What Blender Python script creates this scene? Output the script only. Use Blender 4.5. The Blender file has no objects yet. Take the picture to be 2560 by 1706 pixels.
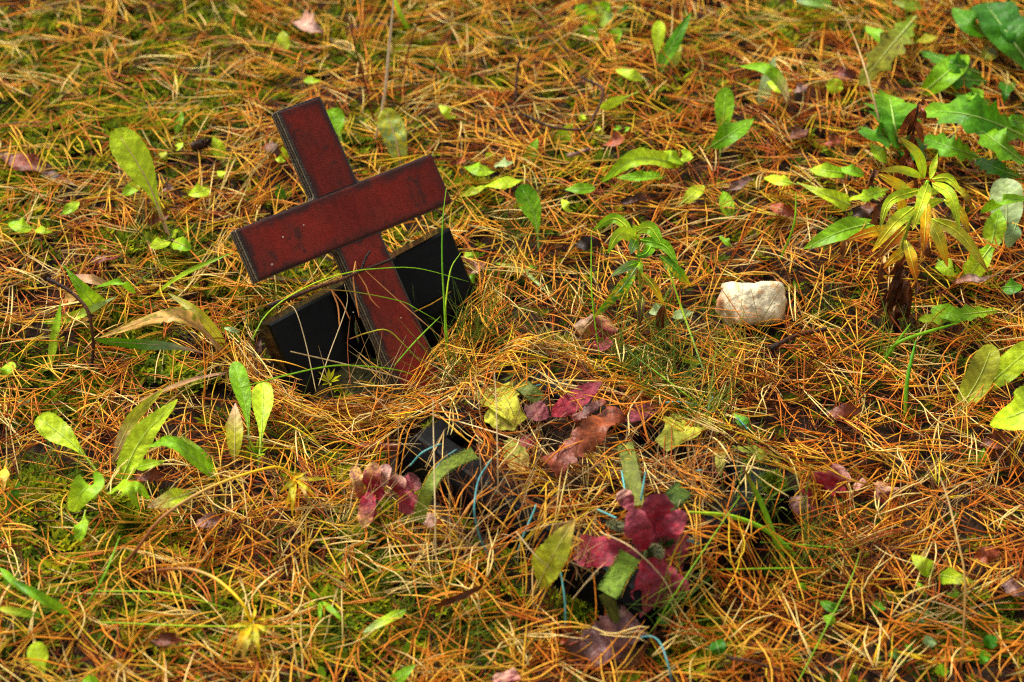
import bpy, math, random
import numpy as np
from mathutils import Vector

# ------------------------------------------------------------------ camera, sky, sun, exposure
S = bpy.context.scene
COL = S.collection
PITCH = math.radians(40.0); DIST = 2.2; LENS = 83.0
CAM = np.array([0.0, -DIST*math.cos(PITCH), DIST*math.sin(PITCH)])
FW = np.array([0.0, math.cos(PITCH), -math.sin(PITCH)])
UP = np.array([0.0, math.sin(PITCH), math.cos(PITCH)])
RT = np.array([1.0, 0.0, 0.0])
FPX = 2560*LENS/36.0
cd = bpy.data.cameras.new('camera'); cam = bpy.data.objects.new('camera', cd); COL.objects.link(cam)
cd.lens = LENS; cd.sensor_width = 36; cd.clip_start = 0.05; cd.clip_end = 200
cam.location = CAM; cam.rotation_euler = (math.pi/2-PITCH, 0, 0)
cd.dof.use_dof = True; cd.dof.focus_distance = 2.13; cd.dof.aperture_fstop = 5.2
S.camera = cam
w = bpy.data.worlds.new('World'); S.world = w; w.use_nodes = True
wn = w.node_tree.nodes; wl = w.node_tree.links
SUN_EL, SUN_AZ = math.radians(52), math.radians(-38)     # azimuth from +Y (away from the camera), clockwise
sky = wn.new('ShaderNodeTexSky'); sky.sky_type = 'NISHITA'; sky.sun_disc = False
sky.sun_elevation = SUN_EL; sky.sun_rotation = SUN_AZ; sky.dust_density = 4.0; sky.air_density = 1.0
hs = wn.new('ShaderNodeHueSaturation'); hs.inputs['Saturation'].default_value = 0.06     # overcast: white cloud, not blue air
bg = wn['Background']; bg.inputs['Strength'].default_value = 0.066
wl.new(sky.outputs[0], hs.inputs['Color']); wl.new(hs.outputs[0], bg.inputs['Color'])
sd = bpy.data.lights.new('sun', 'SUN'); sun = bpy.data.objects.new('sun', sd); COL.objects.link(sun)
sd.energy = 1.5; sd.angle = math.radians(14); sd.color = (1.0, 0.92, 0.78)
sdir = Vector((math.cos(SUN_EL)*math.sin(SUN_AZ), math.cos(SUN_EL)*math.cos(SUN_AZ), math.sin(SUN_EL)))
sun.rotation_euler = sdir.to_track_quat('Z', 'Y').to_euler(); sun.location = sdir*5
S.view_settings.view_transform = 'Standard'; S.view_settings.look = 'None'
S.view_settings.exposure = 1.58; S.view_settings.gamma = 1.0; S.view_settings.use_curve_mapping = False
S.cycles.use_denoising = False; S.cycles.filter_width = 1.15
S.cycles.max_bounces = 6; S.cycles.diffuse_bounces = 3; S.cycles.glossy_bounces = 2
S.cycles.transparent_max_bounces = 4; S.cycles.caustics_reflective = False; S.cycles.caustics_refractive = False

rnd = random.Random(7); rng = np.random.default_rng(11)

# ------------------------------------------------------------------ helpers
def lin(r, g, b):
    f = lambda c: (c/255)/12.92 if c/255 <= 0.04045 else (((c/255)+0.055)/1.055)**2.4
    return np.array([f(r), f(g), f(b)])

def vnoise(x, y, s, seed=0):
    x = np.asarray(x)/s; y = np.asarray(y)/s
    xi = np.floor(x).astype(np.int64); yi = np.floor(y).astype(np.int64)
    fx = x-xi; fy = y-yi; fx = fx*fx*(3-2*fx); fy = fy*fy*(3-2*fy)
    def h(a, b):
        n = (a*374761393+b*668265263+seed*974711) & 0xffffffff
        n = ((n ^ (n >> 13))*1274126177) & 0xffffffff
        return ((n ^ (n >> 16)) & 0xffff)/65535.0
    return (h(xi, yi)*(1-fx)+h(xi+1, yi)*fx)*(1-fy)+(h(xi, yi+1)*(1-fx)+h(xi+1, yi+1)*fx)*fy

def sm(a, b, x):
    t = np.clip((x-a)/(b-a), 0, 1); return t*t*(3-2*t)

def ray(px, py):
    d = FW+RT*((px-1280)/FPX)+UP*((853-py)/FPX); return d
def at(px, py, z=0.0):
    d = ray(px, py); return CAM+d*((z-CAM[2])/d[2])
def onplane(px, py, p0, n):
    d = ray(px, py); return CAM+d*(np.dot(p0-CAM, n)/np.dot(d, n))
def project(P):
    q = np.asarray(P)-CAM; zc = q@FW
    return 1280+FPX*(q@RT)/zc, 853-FPX*(q@UP)/zc

# the sunken flower tray: four outer corners of its rim
TRAY = [at(997, 1088, .046), at(1600, 1512, .042), at(1990, 1196, .036), at(1330, 888, .030)]
def seg_d(x, y, a, b):
    ax, ay, bx, by = a[0], a[1], b[0], b[1]; dx, dy = bx-ax, by-ay; l = math.hypot(dx, dy)
    return ((x-ax)*dy-(y-ay)*dx)/l            # signed distance, + to the right of a->b
def tray_in(x, y):
    x = np.asarray(x, float); y = np.asarray(y, float)
    d = np.full(x.shape, 9.0)
    for i in range(4): d = np.minimum(d, -seg_d(x, y, TRAY[i], TRAY[(i+1) % 4]))
    return d
RIM = [at(*p) for p in ((596, 850), (632, 950), (735, 1014), (880, 1020), (1015, 992), (1095, 905), (1160, 810), (1205, 710))]
def rim_d(x, y):
    x = np.asarray(x, float); y = np.asarray(y, float); best = np.full(x.shape, 9.0); tx = np.zeros(x.shape); ty = np.zeros(x.shape)
    for a, b in zip(RIM[:-1], RIM[1:]):
        vx, vy = b[0]-a[0], b[1]-a[1]; L2 = vx*vx+vy*vy
        t = np.clip(((x-a[0])*vx+(y-a[1])*vy)/L2, 0, 1); d = np.hypot(x-a[0]-t*vx, y-a[1]-t*vy)
        m = d < best; best = np.where(m, d, best); tx = np.where(m, vx, tx); ty = np.where(m, vy, ty)
    return best, tx, ty
def H(x, y):
    x = np.asarray(x, float); y = np.asarray(y, float)
    h = (vnoise(x+5, y+5, .19, 1)-.5)*.030+(vnoise(x+5, y+5, .07, 2)-.5)*.013
    fade = 1-sm(1.2, 3, np.hypot(x, y)); h = h*(.3+.7*fade)
    d, _, _ = rim_d(x, y); h = h*sm(0, .09, d)-.028*np.exp(-(d/.055)**2)+.004*np.exp(-(d/.02)**2)
    t = tray_in(x, y); h = h*(1-sm(-.05, .02, t))+.026*sm(-.004, .02, t)
    return h
def hit(px, py, h=0.0):
    z = h
    for _ in range(14):
        p = at(px, py, z); z = .5*z+.5*(float(H(p[0], p[1]))+h)
    return at(px, py, z)
def mpp(p): return np.dot(p-CAM, FW)/FPX           # metres per photograph pixel there

def empty(name, loc, label, cat, group=None):
    o = bpy.data.objects.new(name, None); COL.objects.link(o); o.location = loc; o.empty_display_size = .01
    o['label'] = label; o['category'] = cat
    if group: o['group'] = group
    return o
def tag(o, label, cat, group=None):
    o['label'] = label; o['category'] = cat
    if group: o['group'] = group
    return o
def mesh(name, V, F, mat, cols=None, smooth=True):
    me = bpy.data.meshes.new(name); V = np.asarray(V, dtype=np.float32)
    if isinstance(F, np.ndarray):
        nf, k = F.shape
        me.vertices.add(len(V)); me.vertices.foreach_set('co', V.ravel())
        me.loops.add(nf*k); me.loops.foreach_set('vertex_index', F.astype(np.int32).ravel())
        me.polygons.add(nf); me.polygons.foreach_set('loop_start', np.arange(0, nf*k, k, dtype=np.int32))
        me.update(calc_edges=True)
    else:
        me.from_pydata(V.tolist(), [], F)
    if cols is not None:
        a = me.color_attributes.new('Col', 'FLOAT_COLOR', 'POINT'); c = np.ones((len(V), 4), np.float32); c[:, :3] = cols
        a.data.foreach_set('color', c.ravel())
    me.polygons.foreach_set('use_smooth', np.full(len(me.polygons), smooth)); me.materials.append(mat); me.update()
    return me
def obj(name, me, parent=None, loc=(0, 0, 0)):
    o = bpy.data.objects.new(name, me); COL.objects.link(o); o.location = loc
    if parent is not None: o.parent = parent
    return o
def add(name, V, F, mat, cols=None, parent=None, origin=(0, 0, 0), smooth=True):
    """a mesh object; V in world metres, origin = world position of the object (or of its parent)"""
    o = obj(name, mesh(name, np.asarray(V)-np.asarray(origin), F, mat, cols, smooth), parent)
    if parent is None: o.location = origin
    return o
def curve(P, n):
    """Catmull-Rom through P"""
    P = np.asarray(P, float)
    if len(P) == 2: return P[0]+(P[1]-P[0])*np.linspace(0, 1, n)[:, None]
    Q = np.vstack([2*P[0]-P[1], P, 2*P[-1]-P[-2]]); L = np.concatenate([[0], np.cumsum(np.linalg.norm(np.diff(P, axis=0), axis=1)+1e-9)])
    out = []
    for u in np.linspace(0, L[-1], n):
        i = min(np.searchsorted(L, u, side='right')-1, len(P)-2); t = (u-L[i])/(L[i+1]-L[i])
        a, b, c, d = Q[i:i+4]
        out.append(.5*(2*b+(c-a)*t+(2*a-5*b+4*c-d)*t*t+(3*b-a-3*c+d)*t**3))
    return np.array(out)
def unit(v): return v/(np.linalg.norm(v, axis=-1, keepdims=True)+1e-12)
def frames(C, face):
    T = np.gradient(C, axis=0); T = unit(T); Sd = unit(np.cross(T, face)); N = np.cross(Sd, T); return T, Sd, N
def tube(P, r, n=12, sides=5, flat=1.0, jit=0.0, face=(0, -.5, 1)):
    C = curve(P, n); T, Sd, N = frames(C, np.asarray(face, float))
    rr = np.interp(np.linspace(0, 1, n), np.linspace(0, 1, len(np.atleast_1d(r))), np.atleast_1d(r))
    if jit: rr = rr*(1+jit*(rng.random(n)-.5))
    a = np.arange(sides)*2*math.pi/sides
    V = C[:, None, :]+rr[:, None, None]*(np.cos(a)[None, :, None]*Sd[:, None, :]+flat*np.sin(a)[None, :, None]*N[:, None, :])
    V = V.reshape(-1, 3); F = []
    for i in range(n-1):
        for j in range(sides):
            k = (j+1) % sides; F.append((i*sides+j, i*sides+k, (i+1)*sides+k, (i+1)*sides+j))
    F.append(tuple(range(sides))[::-1]); F.append(tuple((n-1)*sides+j for j in range(sides)))
    return V, F
def grad(n, sides, stops):
    """colour along a tube"""
    t = np.linspace(0, 1, n); ts = np.linspace(0, 1, len(stops)); st = np.array(stops)
    c = np.stack([np.interp(t, ts, st[:, k]) for k in range(3)], 1); return np.repeat(c, sides, 0)

# ------------------------------------------------------------------ materials
def newmat(name):
    m = bpy.data.materials.new(name); m.use_nodes = True
    return m, m.node_tree.nodes, m.node_tree.links, m.node_tree.nodes['Principled BSDF']
def attr_mat(name, rough, spec=.5, var=.25, scale=300, bump=.0, bscale=400, trans=0.0, dark=None):
    m, N, L, B = newmat(name)
    a = N.new('ShaderNodeAttribute'); a.attribute_name = 'Col'
    nz = N.new('ShaderNodeTexNoise'); nz.inputs['Scale'].default_value = scale; nz.inputs['Detail'].default_value = 3
    tc = N.new('ShaderNodeTexCoord'); L.new(tc.outputs['Object'], nz.inputs['Vector'])
    mr = N.new('ShaderNodeMapRange'); mr.inputs['From Min'].default_value = .3; mr.inputs['From Max'].default_value = .7
    mr.inputs['To Min'].default_value = 1-var; mr.inputs['To Max'].default_value = 1+var
    mx = N.new('ShaderNodeMix'); mx.data_type = 'RGBA'; mx.blend_type = 'MULTIPLY'; mx.inputs['Factor'].default_value = 1
    L.new(nz.outputs['Fac'], mr.inputs['Value']); L.new(a.outputs['Color'], mx.inputs['A']); L.new(mr.outputs[0], mx.inputs['B'])
    L.new(mx.outputs['Result'], B.inputs['Base Color'])
    B.inputs['Roughness'].default_value = rough; B.inputs['Specular IOR Level'].default_value = spec
    if bump:
        bn = N.new('ShaderNodeTexNoise'); bn.inputs['Scale'].default_value = bscale; bn.inputs['Detail'].default_value = 4
        L.new(tc.outputs['Object'], bn.inputs['Vector'])
        bp = N.new('ShaderNodeBump'); bp.inputs['Strength'].default_value = bump; bp.inputs['Distance'].default_value = .002
        L.new(bn.outputs['Fac'], bp.inputs['Height']); L.new(bp.outputs[0], B.inputs['Normal'])
    if trans:
        tr = N.new('ShaderNodeBsdfTranslucent'); L.new(mx.outputs['Result'], tr.inputs['Color'])
        ms = N.new('ShaderNodeMixShader'); ms.inputs[0].default_value = trans
        L.new(B.outputs[0], ms.inputs[1]); L.new(tr.outputs[0], ms.inputs[2]); L.new(ms.outputs[0], N['Material Output'].inputs['Surface'])
    return m
M_needle = attr_mat('needle', .42, .16, .18, 500)
M_leaf = attr_mat('leaf', .38, .2, .22, 130, .6, 220, .30)
M_dead = attr_mat('dead_leaf', .42, .35, .5, 130, 1.0, 240, .08)
M_stem = attr_mat('stem', .5, .16, .2, 200)
M_moss = attr_mat('moss', .7, .08, .35, 60, trans=.2)
M_fabric = attr_mat('fabric', .6, .25, .4, 190, .7, 420, .12)
M_twig = attr_mat('twig', .6, .2, .4, 300, .8, 500)
M_wire = attr_mat('wire', .4, .4, .12, 100)
# ------------------------------------------------------------------ ground sheet
def ground_material():
    m, N, L, B = newmat('forest_floor')
    tc = N.new('ShaderNodeTexCoord')
    def noise(s, d=5):
        n = N.new('ShaderNodeTexNoise'); n.inputs['Scale'].default_value = s; n.inputs['Detail'].default_value = d
        L.new(tc.outputs['Object'], n.inputs['Vector']); return n
    def ramp(src, stops):
        r = N.new('ShaderNodeValToRGB'); L.new(src, r.inputs[0]); e = r.color_ramp.elements
        e[0].position, e[0].color = stops[0][0], (*stops[0][1], 1); e[1].position, e[1].color = stops[-1][0], (*stops[-1][1], 1)
        for p, c in stops[1:-1]: k = e.new(p); k.color = (*c, 1)
        return r
    soil = ramp(noise(90).outputs['Fac'], [(.3, (.010, .005, .002)), (.55, (.034, .015, .005)), (.75, (.075, .033, .010))])
    moss = ramp(noise(160).outputs['Fac'], [(.3, (.012, .02, .002)), (.7, (.045, .065, .005))])
    a = N.new('ShaderNodeAttribute'); a.attribute_name = 'Col'
    mx = N.new('ShaderNodeMix'); mx.data_type = 'RGBA'
    L.new(a.outputs['Color'], mx.inputs['Factor']); L.new(soil.outputs[0], mx.inputs['A']); L.new(moss.outputs[0], mx.inputs['B'])
    L.new(mx.outputs['Result'], B.inputs['Base Color']); B.inputs['Roughness'].default_value = .85; B.inputs['Specular IOR Level'].default_value = .25
    bp = N.new('ShaderNodeBump'); bp.inputs['Strength'].default_value = 1; bp.inputs['Distance'].default_value = .004
    L.new(noise(220).outputs['Fac'], bp.inputs['Height']); L.new(bp.outputs[0], B.inputs['Normal'])
    return m
# mossy places, as centre and half-axes in photograph pixels on the ground
MOSS = [(250, 110, 330, 100, .9), (560, 60, 200, 80, .8), (90, 330, 150, 120, .9), (360, 280, 240, 90, .9), (800, 130, 170, 60, .7), (60, 560, 130, 80, .8),
        (420, 640, 200, 60, .9), (330, 830, 150, 90, .7), (120, 950, 160, 110, .9), (420, 930, 120, 50, .7), (300, 1330, 190, 100, 1), (180, 1480, 200, 90, .8),
        (930, 1330, 110, 90, .8), (900, 1450, 130, 60, .7), (1020, 610, 120, 45, .9), (770, 690, 110, 50, 1), (1140, 500, 110, 90, .7), (1190, 190, 130, 50, .9),
        (1500, 110, 140, 70, .5), (2220, 50, 150, 60, .7), (1380, 870, 70, 30, .7), (1450, 1530, 90, 50, .8), (1700, 1490, 60, 40, .9), (60, 1230, 90, 60, .7),
        (540, 1500, 160, 60, .5), (820, 1620, 140, 60, .5), (2420, 1560, 160, 90, .7), (1740, 1640, 120, 60, .6), (2400, 720, 100, 30, .6), (1250, 680, 70, 40, .7),
        (110, 140, 180, 110, .8), (620, 230, 140, 60, .6), (1950, 60, 140, 70, .7), (1780, 1590, 60, 40, .7), (560, 760, 80, 40, .7)]
def moss_at(x, y):
    P = np.stack([x, y, np.zeros_like(x)], -1); px, py = project(P); m = np.zeros_like(px)
    for cx, cy, a, b, s in MOSS: m = np.maximum(m, s*(1-sm(.55, 1.15, np.hypot((px-cx)/a, (py-cy)/b))))
    m = m*(.55+.9*vnoise(x+9, y+9, .03, 5)); bgm = sm(.62, .8, vnoise(x+3, y+3, .11, 6))*(.45-.3*sm(900, 1700, px))
    return np.clip(np.maximum(m, bgm), 0, 1)
def axis(a, b, step, far):
    c = np.arange(a, b+step/2, step); g = [];  d = step
    while d < far: d *= 1.5; g.append(d)
    cs = np.cumsum(g); return np.concatenate([(a-cs)[::-1], c, b+cs])
gx = axis(-.78, .78, .009, 25); gy = axis(-.62, .85, .009, 25)
X, Y = np.meshgrid(gx, gy); xs, ys = X.ravel(), Y.ravel(); Zg = H(xs, ys)-.004
nx, ny = len(gx), len(gy); ii = (np.arange(ny-1)[:, None]*nx+np.arange(nx-1)[None, :]).ravel()
gF = np.stack([ii, ii+1, ii+nx+1, ii+nx], 1)
o = add('ground', np.stack([xs, ys, Zg], 1), gF, ground_material(), np.repeat(moss_at(xs, ys)[:, None], 3, 1)); o['kind'] = 'structure'

# ------------------------------------------------------------------ the wooden cross
CN = unit(RT*.56+UP*.22-FW*math.sqrt(1-.56**2-.22**2))
cp0 = at(995, 945, .005)
_c = {k: onplane(*p, cp0, CN) for k, p in dict(a=(785, 491), b=(892, 452), c=(851, 627), d=(957.5, 581), e=(1075, 390), f=(594, 576), g=(1131, 506), h=(645, 705)).items()}
CV = unit((_c['e']-_c['b'])+(_c['g']-_c['d'])+(_c['a']-_c['f'])+(_c['c']-_c['h'])); CU = np.cross(CN, CV)
CC = (_c['a']+_c['b']+_c['c']+_c['d'])/4
HW, AL, AR, TOPL, BOT, THK = .0252, -.1165, .1158, .112, -.185, .0145
def cross_pt(x, y, z): return CC+np.multiply.outer(np.asarray(x), CV)+np.multiply.outer(np.asarray(y), CU)+np.multiply.outer(np.asarray(z), CN)
def outline(d):
    h = HW-d; P = [(-h, TOPL-d), (-h, h), (AL+d, h), (AL+d, -h), (-h, -h), (-h, BOT), (h, BOT), (h, -h), (AR-d, -h), (AR-d, h), (h, h), (h, TOPL-d)]
    conc = {1, 4, 7, 10}; out = []
    for i, p in enumerate(P):
        a, b = P[i-1], P[(i+1) % 12]; r = .005 if i in conc else .0016
        ua = unit(np.array(a)-np.array(p)); ub = unit(np.array(b)-np.array(p))
        for t in (0, .25, .5, .75, 1):
            out.append(np.array(p)+ua*r*(1-t)**2+ub*r*t**2)
    return np.array(out)
base_cross = cross_pt(0, -.155, -.007)
cross = empty('wooden_cross', base_cross, 'small dark red plywood cross leaning over the black stone slab', 'cross')
M_ply = attr_mat('plywood_edge', .5, .45, .45, 260, .8, 700)
lev = []; nply = 7; dk = [lin(50, 40, 28), lin(96, 82, 60), lin(36, 28, 20), lin(88, 74, 54), lin(38, 30, 22), lin(118, 106, 84), lin(48, 40, 33)]
for k in range(nply):
    z0, z1 = -THK+k*(THK-.0008)/nply, -THK+(k+1)*(THK-.0008)/nply; ins = [.0009, 0, .0007, .0001, .0008, .0002, .0006][k]
    lev += [(z0+.0001, ins, dk[k]), (z1-.0001, ins, dk[k])]
V = []; Cc = []
for z, d, c in lev:
    q = outline(d); V.append(cross_pt(q[:, 0], q[:, 1], np.full(len(q), z)))
    wv = .7+.6*vnoise(q[:, 0]*9, q[:, 1]*9+z*40, .02, 9)
    Cc.append(c[None, :]*wv[:, None])
m = len(V[0]); Fc = []
for k in range(len(lev)-1):
    for j in range(m): Fc.append((k*m+j, (k+1)*m+j, (k+1)*m+(j+1) % m, k*m+(j+1) % m))
Fc.append(tuple(range(m))); Fc.append(tuple((len(lev)-1)*m+j for j in range(m))[::-1])
add('plywood_core', np.vstack(V), Fc, M_ply, np.vstack(Cc), cross, base_cross, smooth=False)
M_paint = attr_mat('red_paint', .5, .13, .22, 420, .35, 900)
def panel(name, x0, x1, y0, y1, zt, edges, hot):
    st = .0016; nxp, nyp = int((x1-x0)/st)+1, int((y1-y0)/st)+1
    xx, yy = np.meshgrid(np.linspace(x0, x1, nxp), np.linspace(y0, y1, nyp)); x, y = xx.ravel(), yy.ravel()
    dx = np.minimum(x-x0 if edges[0] else 9, x1-x if edges[1] else 9); dy = np.minimum(y-y0 if edges[2] else 9, y1-y if edges[3] else 9)
    d = np.minimum(dx, dy); z = zt-.0014*(1-np.clip(d/.0022, 0, 1))**2-.0002*vnoise(x+7, y+7, .012, 3)
    nz = vnoise(x+1, y+1, .018, 21); n2 = vnoise(x+2, y+2, .005, 22); n3 = vnoise(x+2, (y+2)*.18, .0022, 23); n4 = vnoise(x+4, y+4, .05, 24)
    worn = 1-sm(.0002, .0095, d+.011*(nz-.5)+.004*(n2-.5))          # black, bare edges
    red = lin(124, 32, 22)[None]*(1-nz[:, None])+lin(92, 33, 24)[None]*nz[:, None]
    red = red*(.48+.30*n3+.55*n4+.22*nz)[:, None]*hot; dark = lin(50, 33, 31)[None]*np.ones((len(x), 1)); spot = sm(.72, .84, n2)*sm(.45, .7, nz)*.7
    wt = np.clip(np.maximum(worn*.92, spot), 0, 1)[:, None]; c = red*(1-wt)+dark*wt
    rim = sm(.0012, .0, d)[:, None]; c = c*(1-rim)+lin(38, 30, 27)*rim
    i = (np.arange(nyp-1)[:, None]*nxp+np.arange(nxp-1)[None, :]).ravel(); F = np.stack([i, i+1, i+nxp+1, i+nxp], 1)
    return add(name, cross_pt(x, y, z), F, M_paint, c, cross, base_cross)
panel('upper_panel', -HW+.0009, HW-.0009, HW+.0002, TOPL-.0009, -.0003, (1, 1, 0, 1), .92)
panel('beam_panel', AL+.0009, AR-.0009, -HW+.0004, HW-.0004, .0004, (1, 1, 1, 1), 1.0)
panel('lower_panel', -HW+.0009, HW-.0009, BOT, -HW-.0002, -.0003, (1, 1, 0, 0), 1.12)
# two white specks and a larger duller one on the beam, tiny ones lower down
M_speck = attr_mat('white_speck', .4, .4, .05)
for px, py, r in ((760, 563, .0007), (708, 593, .0008), (681, 662, .0013), (884, 781, .0006), (1003, 795, .0005)):
    p = onplane(px, py, CC+CN*.0006, CN); a = np.arange(8)*math.pi/4
    ring = [p+r*(math.cos(t)*CV*(1+.3*rnd.random())+math.sin(t)*CU)-CN*.0004 for t in a]
    add('pale_speck', np.array(ring+[p+CN*r*.5]), [(i, (i+1) % 8, 8) for i in range(8)], M_speck, np.tile(lin(225, 220, 210) if r < .001 else lin(150, 120, 115), (9, 1)), cross, base_cross)

# ------------------------------------------------------------------ the black granite slab behind it
SN = unit(RT*.43-UP*.02-FW*.9); sp0 = at(735, 965, 0)-SN*.012
s_tl, s_tr = onplane(670, 812, sp0, SN), onplane(1126, 569, sp0, SN)
SA = unit(s_tr-s_tl); SB = unit(onplane(735, 965, sp0, SN)-s_tl); SW = np.linalg.norm(s_tr-s_tl); SD = .033; SHT = .16
def slab_pt(a, b, c): return s_tl+np.multiply.outer(np.asarray(a), SA)+np.multiply.outer(np.asarray(b), SB)-np.multiply.outer(np.asarray(c), SN)
base_slab = slab_pt(SW/2, .05, SD/2)
slab = empty('granite_slab', base_slab, 'sunken black polished granite slab with engraved marks behind the cross', 'headstone')
def granite_mat(name, rough, spec, base):
    m, N, L, B = newmat(name); tc = N.new('ShaderNodeTexCoord')
    v = N.new('ShaderNodeTexVoronoi'); v.inputs['Scale'].default_value = 900; L.new(tc.outputs['Object'], v.inputs['Vector'])
    r = N.new('ShaderNodeValToRGB'); L.new(v.outputs['Color'], r.inputs[0])
    r.color_ramp.elements[0].color = (*[c*.5 for c in base], 1); r.color_ramp.elements[1].color = (*[c*1.8 for c in base], 1)
    d = N.new('ShaderNodeTexNoise'); d.inputs['Scale'].default_value = 55; d.inputs['Detail'].default_value = 8; d.inputs['Roughness'].default_value = .72; L.new(tc.outputs['Object'], d.inputs['Vector'])
    dr = N.new('ShaderNodeMapRange'); dr.inputs['From Min'].default_value = .52; dr.inputs['From Max'].default_value = .8; dr.inputs['To Max'].default_value = .16; L.new(d.outputs['Fac'], dr.inputs['Value'])
    mx = N.new('ShaderNodeMix'); mx.data_type = 'RGBA'; mx.inputs['B'].default_value = (.06, .055, .045, 1); L.new(dr.outputs[0], mx.inputs['Factor']); L.new(r.outputs[0], mx.inputs['A'])
    L.new(mx.outputs['Result'], B.inputs['Base Color']); B.inputs['Roughness'].default_value = rough; B.inputs['Specular IOR Level'].default_value = spec
    n = N.new('ShaderNodeTexNoise'); n.inputs['Scale'].default_value = 25; L.new(tc.outputs['Object'], n.inputs['Vector'])
    mr = N.new('ShaderNodeMapRange'); mr.inputs['To Min'].default_value = rough*.6; mr.inputs['To Max'].default_value = rough*1.5
    L.new(n.outputs['Fac'], mr.inputs['Value']); L.new(mr.outputs[0], B.inputs['Roughness']); return m
M_gran = granite_mat('black_granite', .16, .10, (.0035, .0038, .0035))
ch = .0022
prof = [(0, ch), (ch, 0)]
def slab_ring(ins, c):
    return slab_pt([ins, SW-ins, SW-ins, ins], [ins, ins, SHT, SHT], [c]*4)
Vs = np.vstack([slab_ring(ch, 0), slab_ring(0, ch), slab_ring(0, SD-ch), slab_ring(ch, SD)])
Fs = [(3, 2, 1, 0), (12, 13, 14, 15)]
for k in range(3):
    for j in range(4): Fs.append((k*4+j, k*4+(j+1) % 4, (k+1)*4+(j+1) % 4, (k+1)*4+j))
add('stone_body', Vs, Fs, M_gran, None, slab, base_slab, smooth=False)
M_engr = attr_mat('engraving', .9, .1, .6, 900, .6, 900)
def stroke(pts, wpx, c):
    P = np.array([onplane(x, y, sp0+SN*.0003, SN) for x, y in pts]); k = mpp(P[0])
    V, F = tube(P, np.array([.35, 1, 1, .25])*wpx*k/2, 12, 5, .12, .3, SN)
    add('engraved_stroke', V, F, M_engr, np.tile(c, (len(V), 1)), slab, base_slab)
e1, e2, e3 = lin(112, 120, 78), lin(58, 66, 46), lin(34, 38, 32)
stroke([(889, 800), (892, 830), (897, 858)], 10, e1); stroke([(874, 800), (873, 830), (871, 852)], 6, e2); stroke([(876, 768), (879, 790)], 3, e3)
stroke([(848, 826), (840, 864), (846, 893), (858, 903)], 3, e3)
stroke([(918, 885), (912, 905), (910, 915)], 6, e2); stroke([(924, 884), (929, 900), (931, 914)], 7, e2); stroke([(893, 897), (900, 906), (904, 920), (900, 932)], 5, e2)
stroke([(872, 916), (873, 934)], 5, e2); stroke([(889, 916), (888, 940)], 6, e2); stroke([(861, 952), (868, 960)], 7, e2); stroke([(888, 898), (891, 891), (897, 896)], 3, e3)
stroke([(1031, 708), (1033, 735), (1036, 757)], 6, e2); stroke([(1046, 753), (1047, 768)], 3, e3); stroke([(1025, 722), (1028, 750)], 3, e3)

# ------------------------------------------------------------------ sunken black flower tray with an artificial wreath
def inset(d):
    out = []
    for i in range(4):
        p, a, b = TRAY[i][:2], TRAY[i-1][:2], TRAY[(i+1) % 4][:2]
        e1_, e2_ = unit(p-a), unit(b-p); n1, n2 = np.array([-e1_[1], e1_[0]]), np.array([-e2_[1], e2_[0]])
        A = np.array([n1, n2]); out.append(np.linalg.solve(A, [n1@p+d, n2@p+d]))
    return np.array(out)
tz = np.array([t[2] for t in TRAY])
wr_base = np.array([*np.mean([t[:2] for t in TRAY], 0), .0])
wreath = empty('artificial_wreath', wr_base, 'decayed artificial wreath of burgundy flowers in a black tray sunk in needles', 'wreath')
M_tray = granite_mat('black_plastic', .45, .07, (.005, .005, .0055))
lv = [(-.003, -.06), (.0, -.016), (.0012, -.0125), (.009, -.001), (.0115, 0), (.029, -.003), (.031, -.006), (.033, -.05)]
Vt = []
for d, dz in lv: q = inset(d); Vt.append(np.column_stack([q, tz+dz]))
Ft = [(k*4+j, k*4+(j+1) % 4, (k+1)*4+(j+1) % 4, (k+1)*4+j) for k in range(len(lv)-1) for j in range(4)]
add('tray_rim', np.vstack(Vt), Ft, M_tray, None, wreath, wr_base, smooth=False)

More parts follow.
